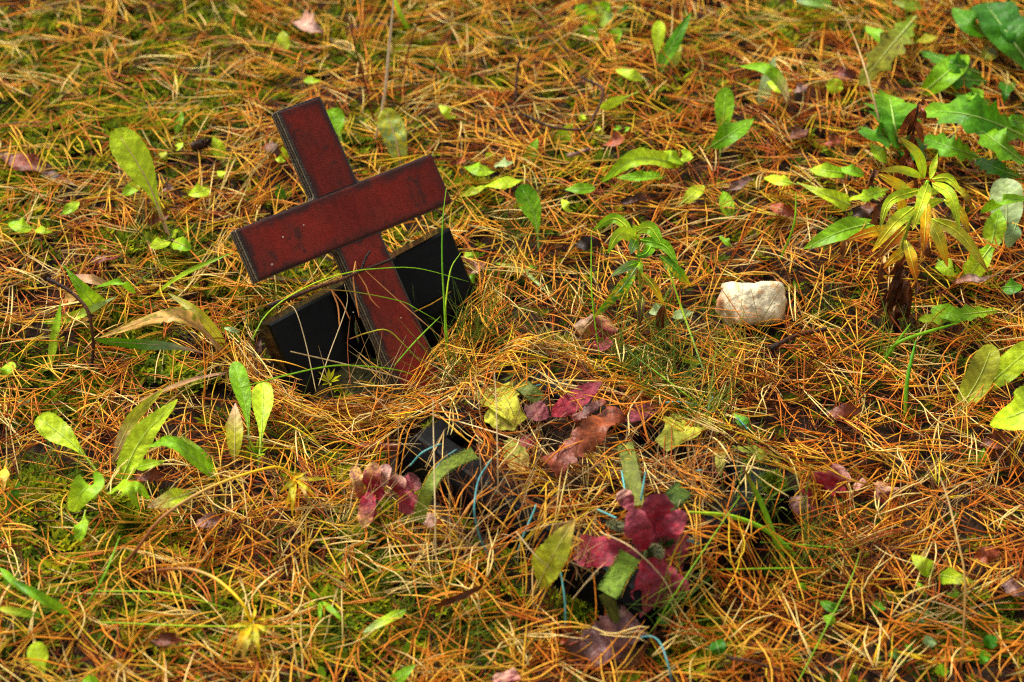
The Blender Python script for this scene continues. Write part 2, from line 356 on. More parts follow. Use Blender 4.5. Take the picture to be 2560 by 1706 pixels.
# ------------------------------------------------------------------ the pale stone
def limestone():
    st_c = hit(1880, 756, .016); k = mpp(st_c)
    import bmesh
    bm = bmesh.new(); bmesh.ops.create_icosphere(bm, subdivisions=5, radius=1); P = np.array([v.co[:] for v in bm.verts]); F = [tuple(v.index for v in f.verts) for f in bm.faces]; bm.free()
    P = unit(P)                                # axes: x right, y towards the viewer's up, z towards the viewer
    planes = [((0, 1, .12), .56), ((0, 1, .9), .74), ((.06, -1, 0), .62), ((1, .05, 0), .98), ((.8, .7, .2), .98), ((.75, -.6, .3), .92), ((-1, .35, .1), .90), ((-.85, -.55, .3), .78),
              ((-.45, -.2, 1), .66), ((.25, -.05, 1), .62), ((.1, -.75, .8), .68), ((-.3, .9, .4), .62), ((0, 0, -1), .6), ((-.7, .1, .8), .72), ((.75, .1, .75), .82)]
    r = np.zeros(len(P))
    for n_, d in planes:
        n_ = unit(np.array(n_, float)); r += np.maximum(P@n_/d, 1e-3)**18
    R = P/(r**(1/18))[:, None]
    nzv = vnoise(R[:, 0]*3+5+R[:, 2], R[:, 1]*3+5-R[:, 2], .5, 31)-.5; n2 = vnoise(R[:, 0]*3+9-R[:, 2]*2, R[:, 1]*3+5+R[:, 2], .14, 32)-.5
    dent = -.10*np.exp(-(((R[:, 0]+.02)/.28)**2+((R[:, 1]-.55)/.3)**2)); R = R*(1+.10*nzv+.035*n2+dent)[:, None]
    ax, ay, az = RT, unit(UP*.9+FW*.2), unit(-FW+UP*.1)
    V = st_c+k*88*(np.outer(R[:, 0], ax)*.98+np.outer(R[:, 1], ay)*1.06+np.outer(R[:, 2], az)*.9)
    c = lin(212, 200, 166)[None]*(.76+.42*vnoise(R[:, 0]*4+3, R[:, 1]*4+3+R[:, 2], .35, 33))[:, None]
    rust = sm(.74, .84, vnoise(R[:, 0]*3+13, R[:, 1]*3+8+R[:, 2], .42, 34))[:, None]*.6; c = c*(1-rust)+lin(196, 132, 62)*rust
    tip = np.exp(-(((R[:, 0]+.95)/.16)**2+((R[:, 1]+.02)/.3)**2))[:, None]*.8; c = c*(1-tip)+lin(176, 104, 48)*tip
    o = add('limestone', V, F, attr_mat('limestone', .66, .25, .16, 150, .8, 260), c, None, st_c)
    tag(o, 'pale cream limestone lump lying on the needles', 'stone')
    return st_c, k*88
STONE, STONE_R = limestone()
# ------------------------------------------------------------------ needle litter, moss, fine grass (nobody could count these)
def Hl(x, y):
    """top of the ground where litter lies; it drapes over the tray rim"""
    t = tray_in(x, y); base = H(x, y)
    return np.maximum(base, .041*sm(-.045, .010, t)*(1-.25*sm(.03, .06, t))*(.9+.2*vnoise(x+2, y+2, .05, 41)))
POCKET = [(640, 815), (690, 955), (760, 988), (880, 990), (1000, 960), (1085, 870), (1168, 730), (1100, 720), (870, 860)]      # in front of the slab and the cross foot
BARE = [([(985, 1075), (1060, 1045), (1130, 1100), (1150, 1170), (1060, 1250), (990, 1205)], .10), ([(1110, 1190), (1190, 1170), (1330, 1260), (1345, 1330), (1300, 1410), (1180, 1330)], .24), (POCKET, .15),
        ([(1400, 1390), (1450, 1400), (1560, 1400), (1660, 1370), (1680, 1440), (1650, 1570), (1560, 1585), (1470, 1500), (1410, 1440)], .10),
        ([(1790, 1240), (1890, 1150), (1990, 1190), (1985, 1290), (1900, 1300), (1830, 1290)], .22),
        ([(1380, 1150), (1480, 1040), (1545, 1010), (1560, 1050), (1450, 1150)], .45), ([(1210, 980), (1290, 960), (1330, 1010), (1300, 1070), (1225, 1060)], .4),
        ([(1640, 1050), (1720, 1030), (1760, 1090), (1730, 1140), (1640, 1120)], .4)]
def inpoly(px, py, poly):
    r = np.zeros(px.shape, bool); n = len(poly)
    for i in range(n):
        x1, y1 = poly[i]; x2, y2 = poly[(i+1) % n]
        c = ((y1 > py) != (y2 > py)) & (px < (x2-x1)*(py-y1)/((y2-y1) or 1e-9)+x1); r ^= c
    return r
def blocked(P, pad=.0015):
    """points inside the cross, the slab or the stone"""
    q = P-CC; x, y, z = q@CV, q@CU, q@CN
    inz = (z < pad) & (z > -THK-pad)
    b = inz & (((abs(x) < HW+pad) & (y < TOPL) & (y > BOT)) | ((abs(y) < HW+pad) & (x > AL) & (x < AR)))
    q = P-s_tl; A = np.array([SA, SB, -SN]).T; s = q@np.linalg.inv(A).T
    b |= (s[..., 0] > -pad) & (s[..., 0] < SW+pad) & (s[..., 1] > -pad) & (s[..., 1] < SHT) & (s[..., 2] > -pad) & (s[..., 2] < SD+pad)
    q = (P-STONE)/STONE_R; b |= (q[..., 0]**2+q[..., 1]**2/.8+q[..., 2]**2/.5) < .80
    return b
def strands(name, P, R, C, mat, sides=3, label=None, cat=None):
    """P (N,K,3) centre lines, R (N,K) radii, C (N,K,3) colours -> one mesh"""
    N_, K, _ = P.shape; T = unit(np.gradient(P, axis=1)); up = np.array([.05, -.1, 1.0])
    Sd = unit(np.cross(T, up)+1e-6); Nn = np.cross(Sd, T); a = np.arange(sides)*2*math.pi/sides+math.pi/2
    V = P[:, :, None, :]+R[:, :, None, None]*(np.cos(a)[None, None, :, None]*Sd[:, :, None, :]+np.sin(a)[None, None, :, None]*.75*Nn[:, :, None, :])
    base = (np.arange(N_)*K*sides)[:, None, None]; k = (np.arange(K-1)*sides)[None, :, None]; j = np.arange(sides)[None, None, :]; j2 = (j+1) % sides
    F = np.stack([base+k+j, base+k+j2, base+k+sides+j2, base+k+sides+j], -1).reshape(-1, 4)
    return mesh(name, V.reshape(-1, 3), F, mat, np.repeat(C[:, :, None, :], sides, 2).reshape(-1, 3))
PAL = np.array([lin(236, 178, 56), lin(226, 140, 36), lin(166, 78, 18), lin(240, 210, 128), lin(230, 194, 40), lin(82, 40, 14), lin(206, 112, 26)])
def needle_field(npairs, zlo, zhi, wts_a, wts_b, region, stick=.04, lmin=.044, lmax=.082, rad=.00067, seed=1, moss_cut=.45, tone=1.0):
    g = np.random.default_rng(seed); x0, x1, y0, y1 = region
    x = g.uniform(x0, x1, npairs*2); y = g.uniform(y0, y1, npairs*2)
    px, py = project(np.stack([x, y, np.zeros_like(x)], 1))
    keep = (px > -260) & (px < 2820) & (py > -260) & (py < 1960)
    keep &= g.random(len(x)) > moss_cut*moss_at(x, y); x, y = x[keep][:npairs], y[keep][:npairs]; n = len(x)
    az = g.uniform(0, 2*math.pi, n); d, tx, ty = rim_d(x, y)
    near = (g.random(n) < .8*np.exp(-(d/.035)**2)); az = np.where(near, np.arctan2(ty, tx)+g.normal(0, .35, n)+math.pi*(g.random(n) < .5), az)
    grain = vnoise(x+4, y+4, .06, 51)*2*math.pi; az = np.where(g.random(n) < .15, grain+g.normal(0, .35, n), az)
    L0 = g.uniform(lmin, lmax, n); z0 = g.uniform(zlo, zhi, n); slope = g.normal(0, .10, n); st = g.random(n) < stick; slope = np.where(st, g.uniform(.25, .8, n), slope)
    px, py = project(np.stack([x, y, np.zeros_like(x)], 1))
    wr = np.clip(sm(900, 2000, px)*.8+.3*(vnoise(x+6, y+6, .15, 52)-.5)-.25*sm(500, 0, py), 0, 1)
    u = g.random(n); ca = np.cumsum(wts_a)/np.sum(wts_a); cb = np.cumsum(wts_b)/np.sum(wts_b)
    idx = np.where(g.random(n) < wr, np.searchsorted(cb, u), np.searchsorted(ca, u)); idx = np.clip(idx, 0, len(PAL)-1)
    Ps, Rs, Cs = [], [], []; K = 6; t = np.linspace(0, 1, K)
    for leg in (-1, 1):
        spread = g.uniform(.015, .13, n)*leg; L = L0*g.uniform(.9, 1.05, n); a0 = az+spread; bend = g.normal(0, .24, n); sbend = g.normal(0, .06, n)
        aa = a0[:, None]+bend[:, None]*(t[None]-.3)+sbend[:, None]*np.sin(t[None]*2*math.pi)
        sx = np.cumsum(np.cos(aa), 1)/K*L[:, None]; sy = np.cumsum(np.sin(aa), 1)/K*L[:, None]
        X_ = x[:, None]-L[:, None]*.5*np.cos(az)[:, None]+sx; Y_ = y[:, None]-L[:, None]*.5*np.sin(az)[:, None]+sy
        hc = Hl(X_.ravel(), Y_.ravel()).reshape(X_.shape); lin_h = hc[:, :1]+(hc[:, -1:]-hc[:, :1])*t[None]; hh = np.maximum(.5*hc+.5*lin_h, hc)
        Z_ = hh+z0[:, None]+slope[:, None]*(t[None]-.3)*L[:, None]+.003*np.sin(t[None]*math.pi)*g.normal(0, 1, n)[:, None]+g.uniform(0, .001, n)[:, None]
        Z_ = np.maximum(Z_, hc-.001)
        Ps.append(np.stack([X_, Y_, Z_], -1)); r = rad*g.uniform(.75, 1.25, n)
        Rs.append(r[:, None]*np.array([.8, 1, 1.05, 1, .8, .22])[None])
        c = tone*PAL[idx]*g.uniform(.62, 1.30, n)[:, None]*np.array([1, 1, 1]); hue = g.normal(0, .06, n); c[:, 1] *= 1+hue
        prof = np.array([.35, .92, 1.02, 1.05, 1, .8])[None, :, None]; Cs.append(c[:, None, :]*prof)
    keep = np.ones(n, bool); drop = g.random(n)
    for P in Ps:
        keep &= ~blocked(P).any(1); qx, qy = project(P)
        for poly, dn in BARE: keep &= ~((inpoly(qx, qy, poly).sum(1) >= 2) & (drop > dn))
    one = g.random(n) < .35                       # lone needles that have lost their twin
    k2 = keep & ~one
    return np.concatenate([Ps[0][keep], Ps[1][k2]]), np.concatenate([Rs[0][keep], Rs[1][k2]]), np.concatenate([Cs[0][keep], Cs[1][k2]])
REG = (-.80, .80, -.60, .84)
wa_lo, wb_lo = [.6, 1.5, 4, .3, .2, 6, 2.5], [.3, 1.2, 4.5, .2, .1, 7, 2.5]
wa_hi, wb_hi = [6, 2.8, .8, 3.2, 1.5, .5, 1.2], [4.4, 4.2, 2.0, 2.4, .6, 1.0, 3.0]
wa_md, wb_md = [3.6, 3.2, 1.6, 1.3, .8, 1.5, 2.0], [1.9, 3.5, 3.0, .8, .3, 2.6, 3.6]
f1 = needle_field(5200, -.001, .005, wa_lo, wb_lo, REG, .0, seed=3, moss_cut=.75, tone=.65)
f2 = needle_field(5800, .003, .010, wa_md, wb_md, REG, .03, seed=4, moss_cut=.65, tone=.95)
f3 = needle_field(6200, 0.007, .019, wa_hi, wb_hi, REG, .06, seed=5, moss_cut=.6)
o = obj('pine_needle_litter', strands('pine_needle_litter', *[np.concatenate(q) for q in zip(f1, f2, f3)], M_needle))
o['kind'] = 'stuff'; tag(o, 'thick litter of fallen orange and rust pine needles', 'pine needles')
# extra needles heaped on the rim in front of the cross
rg = np.random.default_rng(8); seg = rg.integers(0, 7, 900); tt = rg.random(900)
RA = np.array(RIM); rc = RA[seg]+(RA[seg+1]-RA[seg])*tt[:, None]
class _R: pass
def rim_heap():
    g = np.random.default_rng(9); n = 900; K = 6; t = np.linspace(0, 1, K); d = (RA[seg+1]-RA[seg]); az = np.arctan2(d[:, 1], d[:, 0])+g.normal(0, .42, n)+math.pi*(g.random(n) < .5)
    L = g.uniform(.035, .062, n); b = g.normal(.0, .5, n); aa = az[:, None]+b[:, None]*(t[None]-.5)
    off = g.normal(0, .011, n); nx_, ny_ = -np.sin(np.arctan2(d[:, 1], d[:, 0])), np.cos(np.arctan2(d[:, 1], d[:, 0]))
    X_ = (rc[:, 0]+off*nx_)[:, None]+np.cumsum(np.cos(aa), 1)/K*L[:, None]-.5*L[:, None]*np.cos(az)[:, None]; Y_ = (rc[:, 1]+off*ny_)[:, None]+np.cumsum(np.sin(aa), 1)/K*L[:, None]-.5*L[:, None]*np.sin(az)[:, None]
    hc = H(X_.ravel(), Y_.ravel()).reshape(X_.shape); Z_ = hc+g.uniform(.004, .017, n)[:, None]*np.exp(-(off/.016)**2)[:, None]+.004+g.normal(0, .1, n)[:, None]*(t-.5)[None]*L[:, None]
    P = np.stack([X_, Y_, Z_], -1); k = ~blocked(P).any(1); qx, qy = project(P); k &= ~((inpoly(qx, qy, POCKET).sum(1) >= 2) & (g.random(n) > .15)); c = PAL[g.choice(5, n, p=[.42, .28, .05, .15, .10])]*g.uniform(.85, 1.2, n)[:, None]
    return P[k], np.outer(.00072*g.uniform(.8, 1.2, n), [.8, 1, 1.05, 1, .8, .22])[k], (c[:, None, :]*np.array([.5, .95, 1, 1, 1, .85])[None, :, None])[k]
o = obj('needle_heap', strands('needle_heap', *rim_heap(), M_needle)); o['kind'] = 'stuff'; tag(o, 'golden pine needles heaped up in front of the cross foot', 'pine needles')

def tufts(name, n, seed, size, cols, region, dens, leaf=7, lift=.6):
    g = np.random.default_rng(seed); x0, x1, y0, y1 = region; x = g.uniform(x0, x1, n*6); y = g.uniform(y0, y1, n*6)
    px, py = project(np.stack([x, y, np.zeros_like(x)], 1)); keep = (px > -200) & (px < 2760) & (py > -200) & (py < 1900) & (g.random(len(x)) < dens(x, y)) & (tray_in(x, y) < -.002)
    for poly, dn in BARE: keep &= ~(inpoly(px, py, poly) & (g.random(len(x)) > dn*.5))
    keep &= ~blocked(np.stack([x, y, H(x, y)+.004], 1)); x, y = x[keep][:n], y[keep][:n]; n = len(x)
    z = H(x, y)-.003+g.uniform(0, .006, n); s = size*g.uniform(.6, 1.4, n); a0 = g.uniform(0, 6.28, n)
    V = []; C = []; c = cols[g.integers(0, len(cols), n)]*g.uniform(.7, 1.3, n)[:, None]
    for k in range(leaf):
        a = a0+k*2.4; l = s*g.uniform(.7, 1.2, n); up = lift*g.uniform(.4, 1.5, n); wd = .16*l
        dx, dy = np.cos(a), np.sin(a); tip = np.stack([x+dx*l, y+dy*l, z+up*l], 1); mid = np.stack([x+dx*l*.5, y+dy*l*.5, z+up*l*.62], 1); sx = np.stack([-dy, dx, np.zeros(n)], 1)*wd[:, None]
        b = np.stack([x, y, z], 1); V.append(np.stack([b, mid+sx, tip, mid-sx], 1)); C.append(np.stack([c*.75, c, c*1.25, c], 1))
    V = np.concatenate(V).reshape(-1, 3); C = np.concatenate(C).reshape(-1, 3); F = np.arange(len(V)).reshape(-1, 4)
    return obj(name, mesh(name, V, F, M_moss, C))
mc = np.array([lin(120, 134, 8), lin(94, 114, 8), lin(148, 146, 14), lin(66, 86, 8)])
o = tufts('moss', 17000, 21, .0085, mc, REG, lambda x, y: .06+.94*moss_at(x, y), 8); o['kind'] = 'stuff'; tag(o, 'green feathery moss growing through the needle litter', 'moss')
dc = np.array([lin(70, 38, 24), lin(96, 52, 30), lin(52, 30, 22), lin(120, 80, 50)])
o = tufts('bud_scales', 2600, 22, .006, dc, REG, lambda x, y: np.full_like(x, .6), 3, .35); o['kind'] = 'stuff'; tag(o, 'brown bud scales and crumbs between the needles', 'litter')

# fine grass: thin blades by tufts, base in photograph pixels: (x, y, number, length px, spread px, lean x, palette)
GRP = {'g': [lin(112, 142, 40), lin(90, 124, 34), lin(138, 152, 60), lin(76, 108, 40)], 's': [lin(206, 176, 120), lin(190, 150, 92), lin(216, 190, 140)], 'r': [lin(118, 66, 34), lin(140, 84, 46)], 'y': [lin(190, 170, 60), lin(150, 140, 50)]}
GT = [(1190, 900, 26, 190, 70, 20, 'g'), (1150, 1010, 14, 220, 60, -10, 'g'), (1220, 1060, 10, 160, 90, 0, 's'), (1560, 960, 20, 260, 110, -10, 'g'), (1690, 960, 22, 260, 90, -40, 'g'), (1730, 1120, 20, 240, 70, 20, 'g'),
      (1640, 860, 14, 200, 80, 20, 'g'), (1440, 800, 10, 190, 60, -10, 'g'), (2000, 1430, 14, 220, 110, 40, 'g'), (2120, 1500, 12, 260, 60, 30, 'r'), (2180, 1440, 12, 120, 90, 0, 'r'), (2270, 900, 22, 160, 110, 10, 'g'),
      (2090, 800, 10, 150, 60, -30, 'g'), (690, 760, 16, 130, 70, -10, 'g'), (640, 880, 12, 140, 40, -20, 'g'), (120, 1200, 14, 150, 90, 10, 'g'), (60, 1560, 12, 150, 70, 40, 'g'), (720, 1130, 12, 160, 60, 20, 'g'),
      (900, 1330, 9, 260, 90, 20, 's'), (1100, 1430, 7, 300, 110, -10, 's'), (1300, 1420, 7, 240, 130, 10, 's'), (1380, 1230, 18, 150, 90, 0, 'r'), (1180, 1340, 16, 200, 90, 20, 'r'), (1060, 1560, 16, 150, 110, 20, 'g'),
      (1480, 1480, 10, 180, 70, -30, 's'), (1650, 1600, 10, 200, 80, 40, 'g'), (820, 1600, 12, 140, 80, 40, 'g'), (560, 1560, 8, 130, 60, 20, 'y'), (1300, 620, 10, 190, 60, 10, 'g'),
      (1880, 1010, 12, 170, 80, 20, 'r'), (1850, 900, 14, 190, 90, 0, 'y'), (2040, 970, 14, 150, 90, 0, 'r'), (1800, 560, 10, 150, 60, 20, 'g'), (1960, 640, 8, 140, 60, 20, 's'), (400, 640, 12, 150, 80, 20, 'g'), (300, 740, 10, 150, 80, 60, 'g'),
      (1270, 1260, 5, 220, 120, 10, 's'), (1000, 1200, 5, 260, 110, 10, 's'), (960, 1050, 8, 200, 110, 30, 's'), (1420, 950, 14, 180, 110, 0, 's'), (1900, 1350, 14, 200, 120, 10, 'g'), (2350, 1250, 16, 170, 160, 10, 's'), (1600, 1050, 14, 160, 110, 10, 'g'), (500, 1350, 16, 150, 160, 10, 'r'), (1200, 1650, 14, 160, 140, 10, 'g'), (1750, 1260, 16, 220, 90, -20, 's'), (1330, 1120, 14, 170, 80, -20, 's'), (1530, 1190, 14, 160, 90, 0, 's'), (2480, 820, 8, 160, 40, 0, 'r'), (2330, 1560, 10, 170, 80, 30, 's'), (780, 1250, 10, 130, 60, 0, 'r'), (700, 1420, 12, 130, 90, 0, 'r')]
def fine_grass():
    g = np.random.default_rng(31); Ps, Rs, Cs = [], [], []; K = 7; t = np.linspace(0, 1, K)
    for bx, by, n, ln, sp, lean, pal in GT:
        p0 = hit(bx, by, 0); k = mpp(p0)
        for _ in range(int(n*3)):
            b = p0+np.array([g.normal(0, sp*.45), g.normal(0, sp*.45), 0])*k
            if blocked(b[None]+np.array([0, 0, .003])).any(): continue
            b[2] = float(Hl(b[0], b[1])); L = ln*k*g.uniform(.5, 1.25); lx = (lean/ln+g.normal(0, .35)); ly = g.normal(-.05, .3); droop = g.uniform(.05, .55)
            d = unit(np.array([lx, ly, 1.0])); d2 = unit(np.array([lx*2.2+g.normal(0, .3), ly*2.2+g.normal(0, .3), .25]))
            P = b+L*(np.outer(t, d)*(1-droop)+np.outer(t**2, d2)*droop)
            if blocked(P).any(): continue
            c = GRP[pal][g.integers(0, len(GRP[pal]))]*g.uniform(.8, 1.25); Ps.append(P); Rs.append(.00038*g.uniform(.6, 1.4)*np.array([1, 1, 1, .95, .8, .55, .15])); Cs.append(c[None]*np.array([.8, .9, 1, 1, 1, 1.05, 1.1])[:, None])
    return np.array(Ps), np.array(Rs), np.array(Cs)
o = obj('fine_grass', strands('fine_grass', *fine_grass(), M_stem)); o['kind'] = 'stuff'; tag(o, 'thin wispy green and straw grass blades in the litter', 'grass')

# the largest single needles, lying on top in the foreground: things of their own
MARKS = [(1880, 757, 'by the pale stone'), (1600, 720, 'by the small green sprig'), (2230, 760, 'at the willowherb foot'), (2480, 1000, 'by the big oval leaf'), (2340, 1430, 'by the two oval leaves'), (2290, 1610, 'by the round bluish leaves'), (2060, 1210, 'by the crimson flower'),
         (1640, 1370, 'by the burgundy flower'), (1450, 1080, 'by the bark flake'), (1690, 1090, 'by the olive cloth leaf'), (1100, 1160, 'by the tray corner'), (940, 1230, 'by the small red flower'), (880, 970, 'before the black slab'), (1150, 830, 'right of the cross foot'), (620, 1060, 'by the spatula leaves'),
         (330, 1100, 'by the toothed leaf rosette'), (220, 1260, 'by the drooping round leaf'), (440, 830, 'by the withered tan leaf'), (200, 720, 'by the bent dark twig'), (620, 1590, 'by the yellow drooping leaves'), (740, 1220, 'by the limp yellow tuft'), (110, 1640, 'at the bottom left corner'), (100, 1460, 'by the broad grass blades'),
         (960, 1560, 'by the scarred narrow leaf'), (1520, 1600, 'by the large purplish leaf'), (1950, 1620, 'at the bottom edge, right'), (1300, 640, 'by the dark spatula leaf'), (1960, 620, 'above the pale stone'), (450, 620, 'at the tall leaf stalk'), (1250, 1600, 'at the bottom edge centre'), (2480, 620, 'by the pale grey-green leaf')]
def loose_needles():
    g = np.random.default_rng(77); metas = []; kinds = []; K = 7; t = np.linspace(0, 1, K)
    for v in range(28):
        L = g.uniform(.048, .068); Ps, Rs, Cs = [], [], []; ci = PAL[g.choice(7, p=[.36, .26, .06, .16, .06, .0, .10])]
        for leg in ((-1, 1) if v % 3 else (1,)):
            aa = leg*g.uniform(.02, .12)+g.normal(0, .35)*(t-.3)+g.normal(0, .2)*np.sin(t*6.28)
            Ps.append(np.stack([np.cumsum(np.cos(aa))/K*L-.5*L, np.cumsum(np.sin(aa))/K*L, .0035*np.sin(t*math.pi)*g.normal(.4, 1)], 1)); Rs.append(.00074*np.array([.8, 1, 1.05, 1.05, 1, .8, .22])); Cs.append(ci[None]*np.array([.3, .9, 1, 1.05, 1.05, 1, .8])[:, None]*g.uniform(.9, 1.1))
        cname = 'pale straw-coloured' if ci[2] > .12 else 'dark rusty' if ci[0] < .5 else 'golden' if ci[1] > .3 else 'orange'
        kinds.append(cname+(' pine needle pair' if v % 3 else ' single pine needle')); metas.append(strands('pine_needle', np.array(Ps), np.array(Rs), np.array(Cs), M_needle))
    made = 0
    while made < 290:
        px, py = g.uniform(10, 2550), 560+1140*g.random()**.75; p = hit(px, py, .016)
        if any(inpoly(np.array([px]), np.array([py]), poly)[0] and g.random() > dn*.6 for poly, dn in BARE): continue
        a = g.uniform(0, 6.28); e = np.array([math.cos(a), math.sin(a), 0])*.03; q = p+np.outer(np.linspace(-1, 1, 9), e)
        if blocked(q, .003).any() or blocked(q-[0, 0, .008], .003).any(): continue
        h = Hl(q[:, 0], q[:, 1]); p[2] = h.max()+.017+.004*g.random()
        o = obj('pine_needle', metas[made % 28], None, p); o.rotation_euler = (g.normal(0, .3), math.atan2(h[0]-h[-1], .06)*.8+g.normal(0, .08), a)
        lm = min(MARKS, key=lambda q: math.hypot(q[0]-px, (q[1]-py)*1.3)); tag(o, kinds[made % 28]+' loose on the litter '+lm[2], 'pine needle', 'loose pine needles on top of the litter'); made += 1
loose_needles()
# ------------------------------------------------------------------ leaves
def pf(kind, t):
    t = np.asarray(t, float)
    if kind == 'spat':   # long stalk, blade widest near a round tip
        a = .13+.87*sm(.25, .75, t); b = np.sqrt(np.clip(1-((t-.80)/.20)**2, 0, 1)); return np.where(t > .80, a*b, a)
    if kind == 'ov':
        u = np.clip((t-.10)/.90, 0, 1); return np.maximum(.07*(1-t), np.sin(math.pi*u**.85)**.85)
    if kind == 'lance': return np.maximum(.10*(1-t), np.sin(math.pi*np.clip(t, 0, 1)**.80)**.75)
    if kind == 'round':
        u = np.clip((t-.22)/.78, 0, 1); return np.maximum(.06*(1-t), np.sqrt(np.clip(1-(2*u-1)**2, 0, 1)))
    if kind == 'petal':  # narrow foot, broad rounded end
        a = .42+.58*sm(0, .5, t); b = np.sqrt(np.clip(1-((t-.68)/.32)**2, 0, 1)); return np.where(t > .68, a*b, a)
    if kind == 'tri': return np.maximum(.08, (1-t)*sm(0, .12, t)*1.1)
    if kind == 'strip': return np.ones_like(t)
    if kind == 'blade': return np.minimum(1, .55+t*1.5)*np.clip((1-t)/.35, 0, 1)**.7
    if kind == 'lobed':
        env = np.sin(math.pi*np.clip(t, 0, 1)**1.25)**.7*.9+.1; k = 6.0; ph = (t*k) % 1; return env*(.55+.45*np.where(ph < .72, (ph/.72)**1.3, 1-(ph-.72)/.28)) if True else env
    return np.ones_like(t)
GREEN = dict(bright=lin(184, 212, 40), mid=lin(126, 178, 26), dark=lin(78, 138, 16), deep=lin(50, 108, 14), pale=lin(168, 190, 128), yel=lin(188, 186, 48), olive=lin(136, 138, 40), tan=lin(196, 156, 84), gold=lin(238, 192, 26),
             orange=lin(228, 132, 28), brown=lin(134, 76, 36), dkbrown=lin(84, 48, 28), pink=lin(212, 164, 140), purple=lin(104, 66, 62), mauve=lin(140, 62, 72), red=lin(146, 18, 36), crimson=lin(146, 38, 56), redbrown=lin(128, 58, 34), rust=lin(150, 74, 34),
             grey=lin(150, 118, 108), sage=lin(122, 150, 96), char=lin(38, 28, 24), chart=lin(168, 176, 44))
def G(c): return GREEN[c] if isinstance(c, str) else np.asarray(c, float)
def leaf_geo(P, w, kind, cols, face=(0, -.55, .83), fold=.22, wavy=.10, teeth=0.0, nt=16, seed=0, n=26, m=3, pucker=.0, curl=0.0, scal=0.0, blot=None, ragged=0.0, roll=0.0, nv=9, vn=0.0, edge=0.0):
    g = np.random.default_rng(seed); C = curve(P, n); T, Sd, N = frames(C, np.asarray(face, float)); t = np.linspace(0, 1, n)
    if roll:
        a = roll*t; Sd, N = Sd*np.cos(a)[:, None]+N*np.sin(a)[:, None], N*np.cos(a)[:, None]-Sd*np.sin(a)[:, None]
    half = w/2*pf(kind, t); half = np.maximum(half, .00025); js = np.linspace(-1, 1, 2*m+1); ph = g.uniform(0, 6.28, 4)
    stops = np.array([G(c) for c in cols]); ts = np.linspace(0, 1, len(stops)); base = np.stack([np.interp(t, ts, stops[:, k]) for k in range(3)], 1)
    V = np.zeros((n, len(js), 3)); K = np.zeros((n, len(js), 3))
    for j, s in enumerate(js):
        h = half.copy()
        if abs(s) > .99:
            if teeth: h = h*(1-teeth*(((t*nt+ph[0]*(1 if s > 0 else 2)) % 1)))
            if scal: h = h*(1-scal*(1-np.abs(np.sin(math.pi*t*nt+ph[0]))))
            if ragged: h = h*(1-ragged*g.random(n))
        off = N*(h*abs(s)*fold)[:, None]+N*(w*wavy*abs(s)**1.5*np.sin(t*(9+3*(s > 0))+ph[1]*(1+(s > 0)))*pf(kind, t))[:, None]
        if pucker: off = off+N*(w*pucker*np.sin(t*26+ph[2])*math.sin(abs(s)*math.pi)*(half/ (w/2)))[:, None]
        if curl: off = off+N*(h*curl*s*s)[:, None]
        V[:, j] = C+Sd*(h*s*(1-.12*abs(curl)*abs(s)))[:, None]+off
        vein = np.exp(-((((t*nv-abs(s)*1.1+ph[3]) % 1)-.5)/.13)**2)*vn*(abs(s) < .97); shade = (1+.45*vein)*(1.04-.10*abs(s)+.08*np.sin(t*9+s*2+ph[2])); K[:, j] = base*shade[:, None]; V[:, j] -= N*(vein*w*.014*pf(kind, t))[:, None]
        if edge: K[:, j] = K[:, j]*(1+edge*sm(.55, 1, abs(s)))
        if blot is not None:
            bc, lo, sc = blot; u = vnoise(t*8+seed, np.full(n, s*2+seed*.37+4), sc, 61+seed % 7); q = sm(lo, lo+.12, u)[:, None]; K[:, j] = K[:, j]*(1-q)+G(bc)*q
    k = len(js); i = (np.arange(n-1)[:, None]*k+np.arange(k-1)[None, :]).ravel(); F = np.stack([i, i+1, i+k+1, i+k], 1)
    return V.reshape(-1, 3), F, K.reshape(-1, 3), C, N
def lf(b, t, w, kind='ov', c=('mid',), mid=None, h=(.004, None, None), lift=.55, arch=.0, **kw): return dict(b=b, t=t, w=w, kind=kind, c=c, mid=mid, h=h, lift=lift, arch=arch, **kw)
SEED = [100]
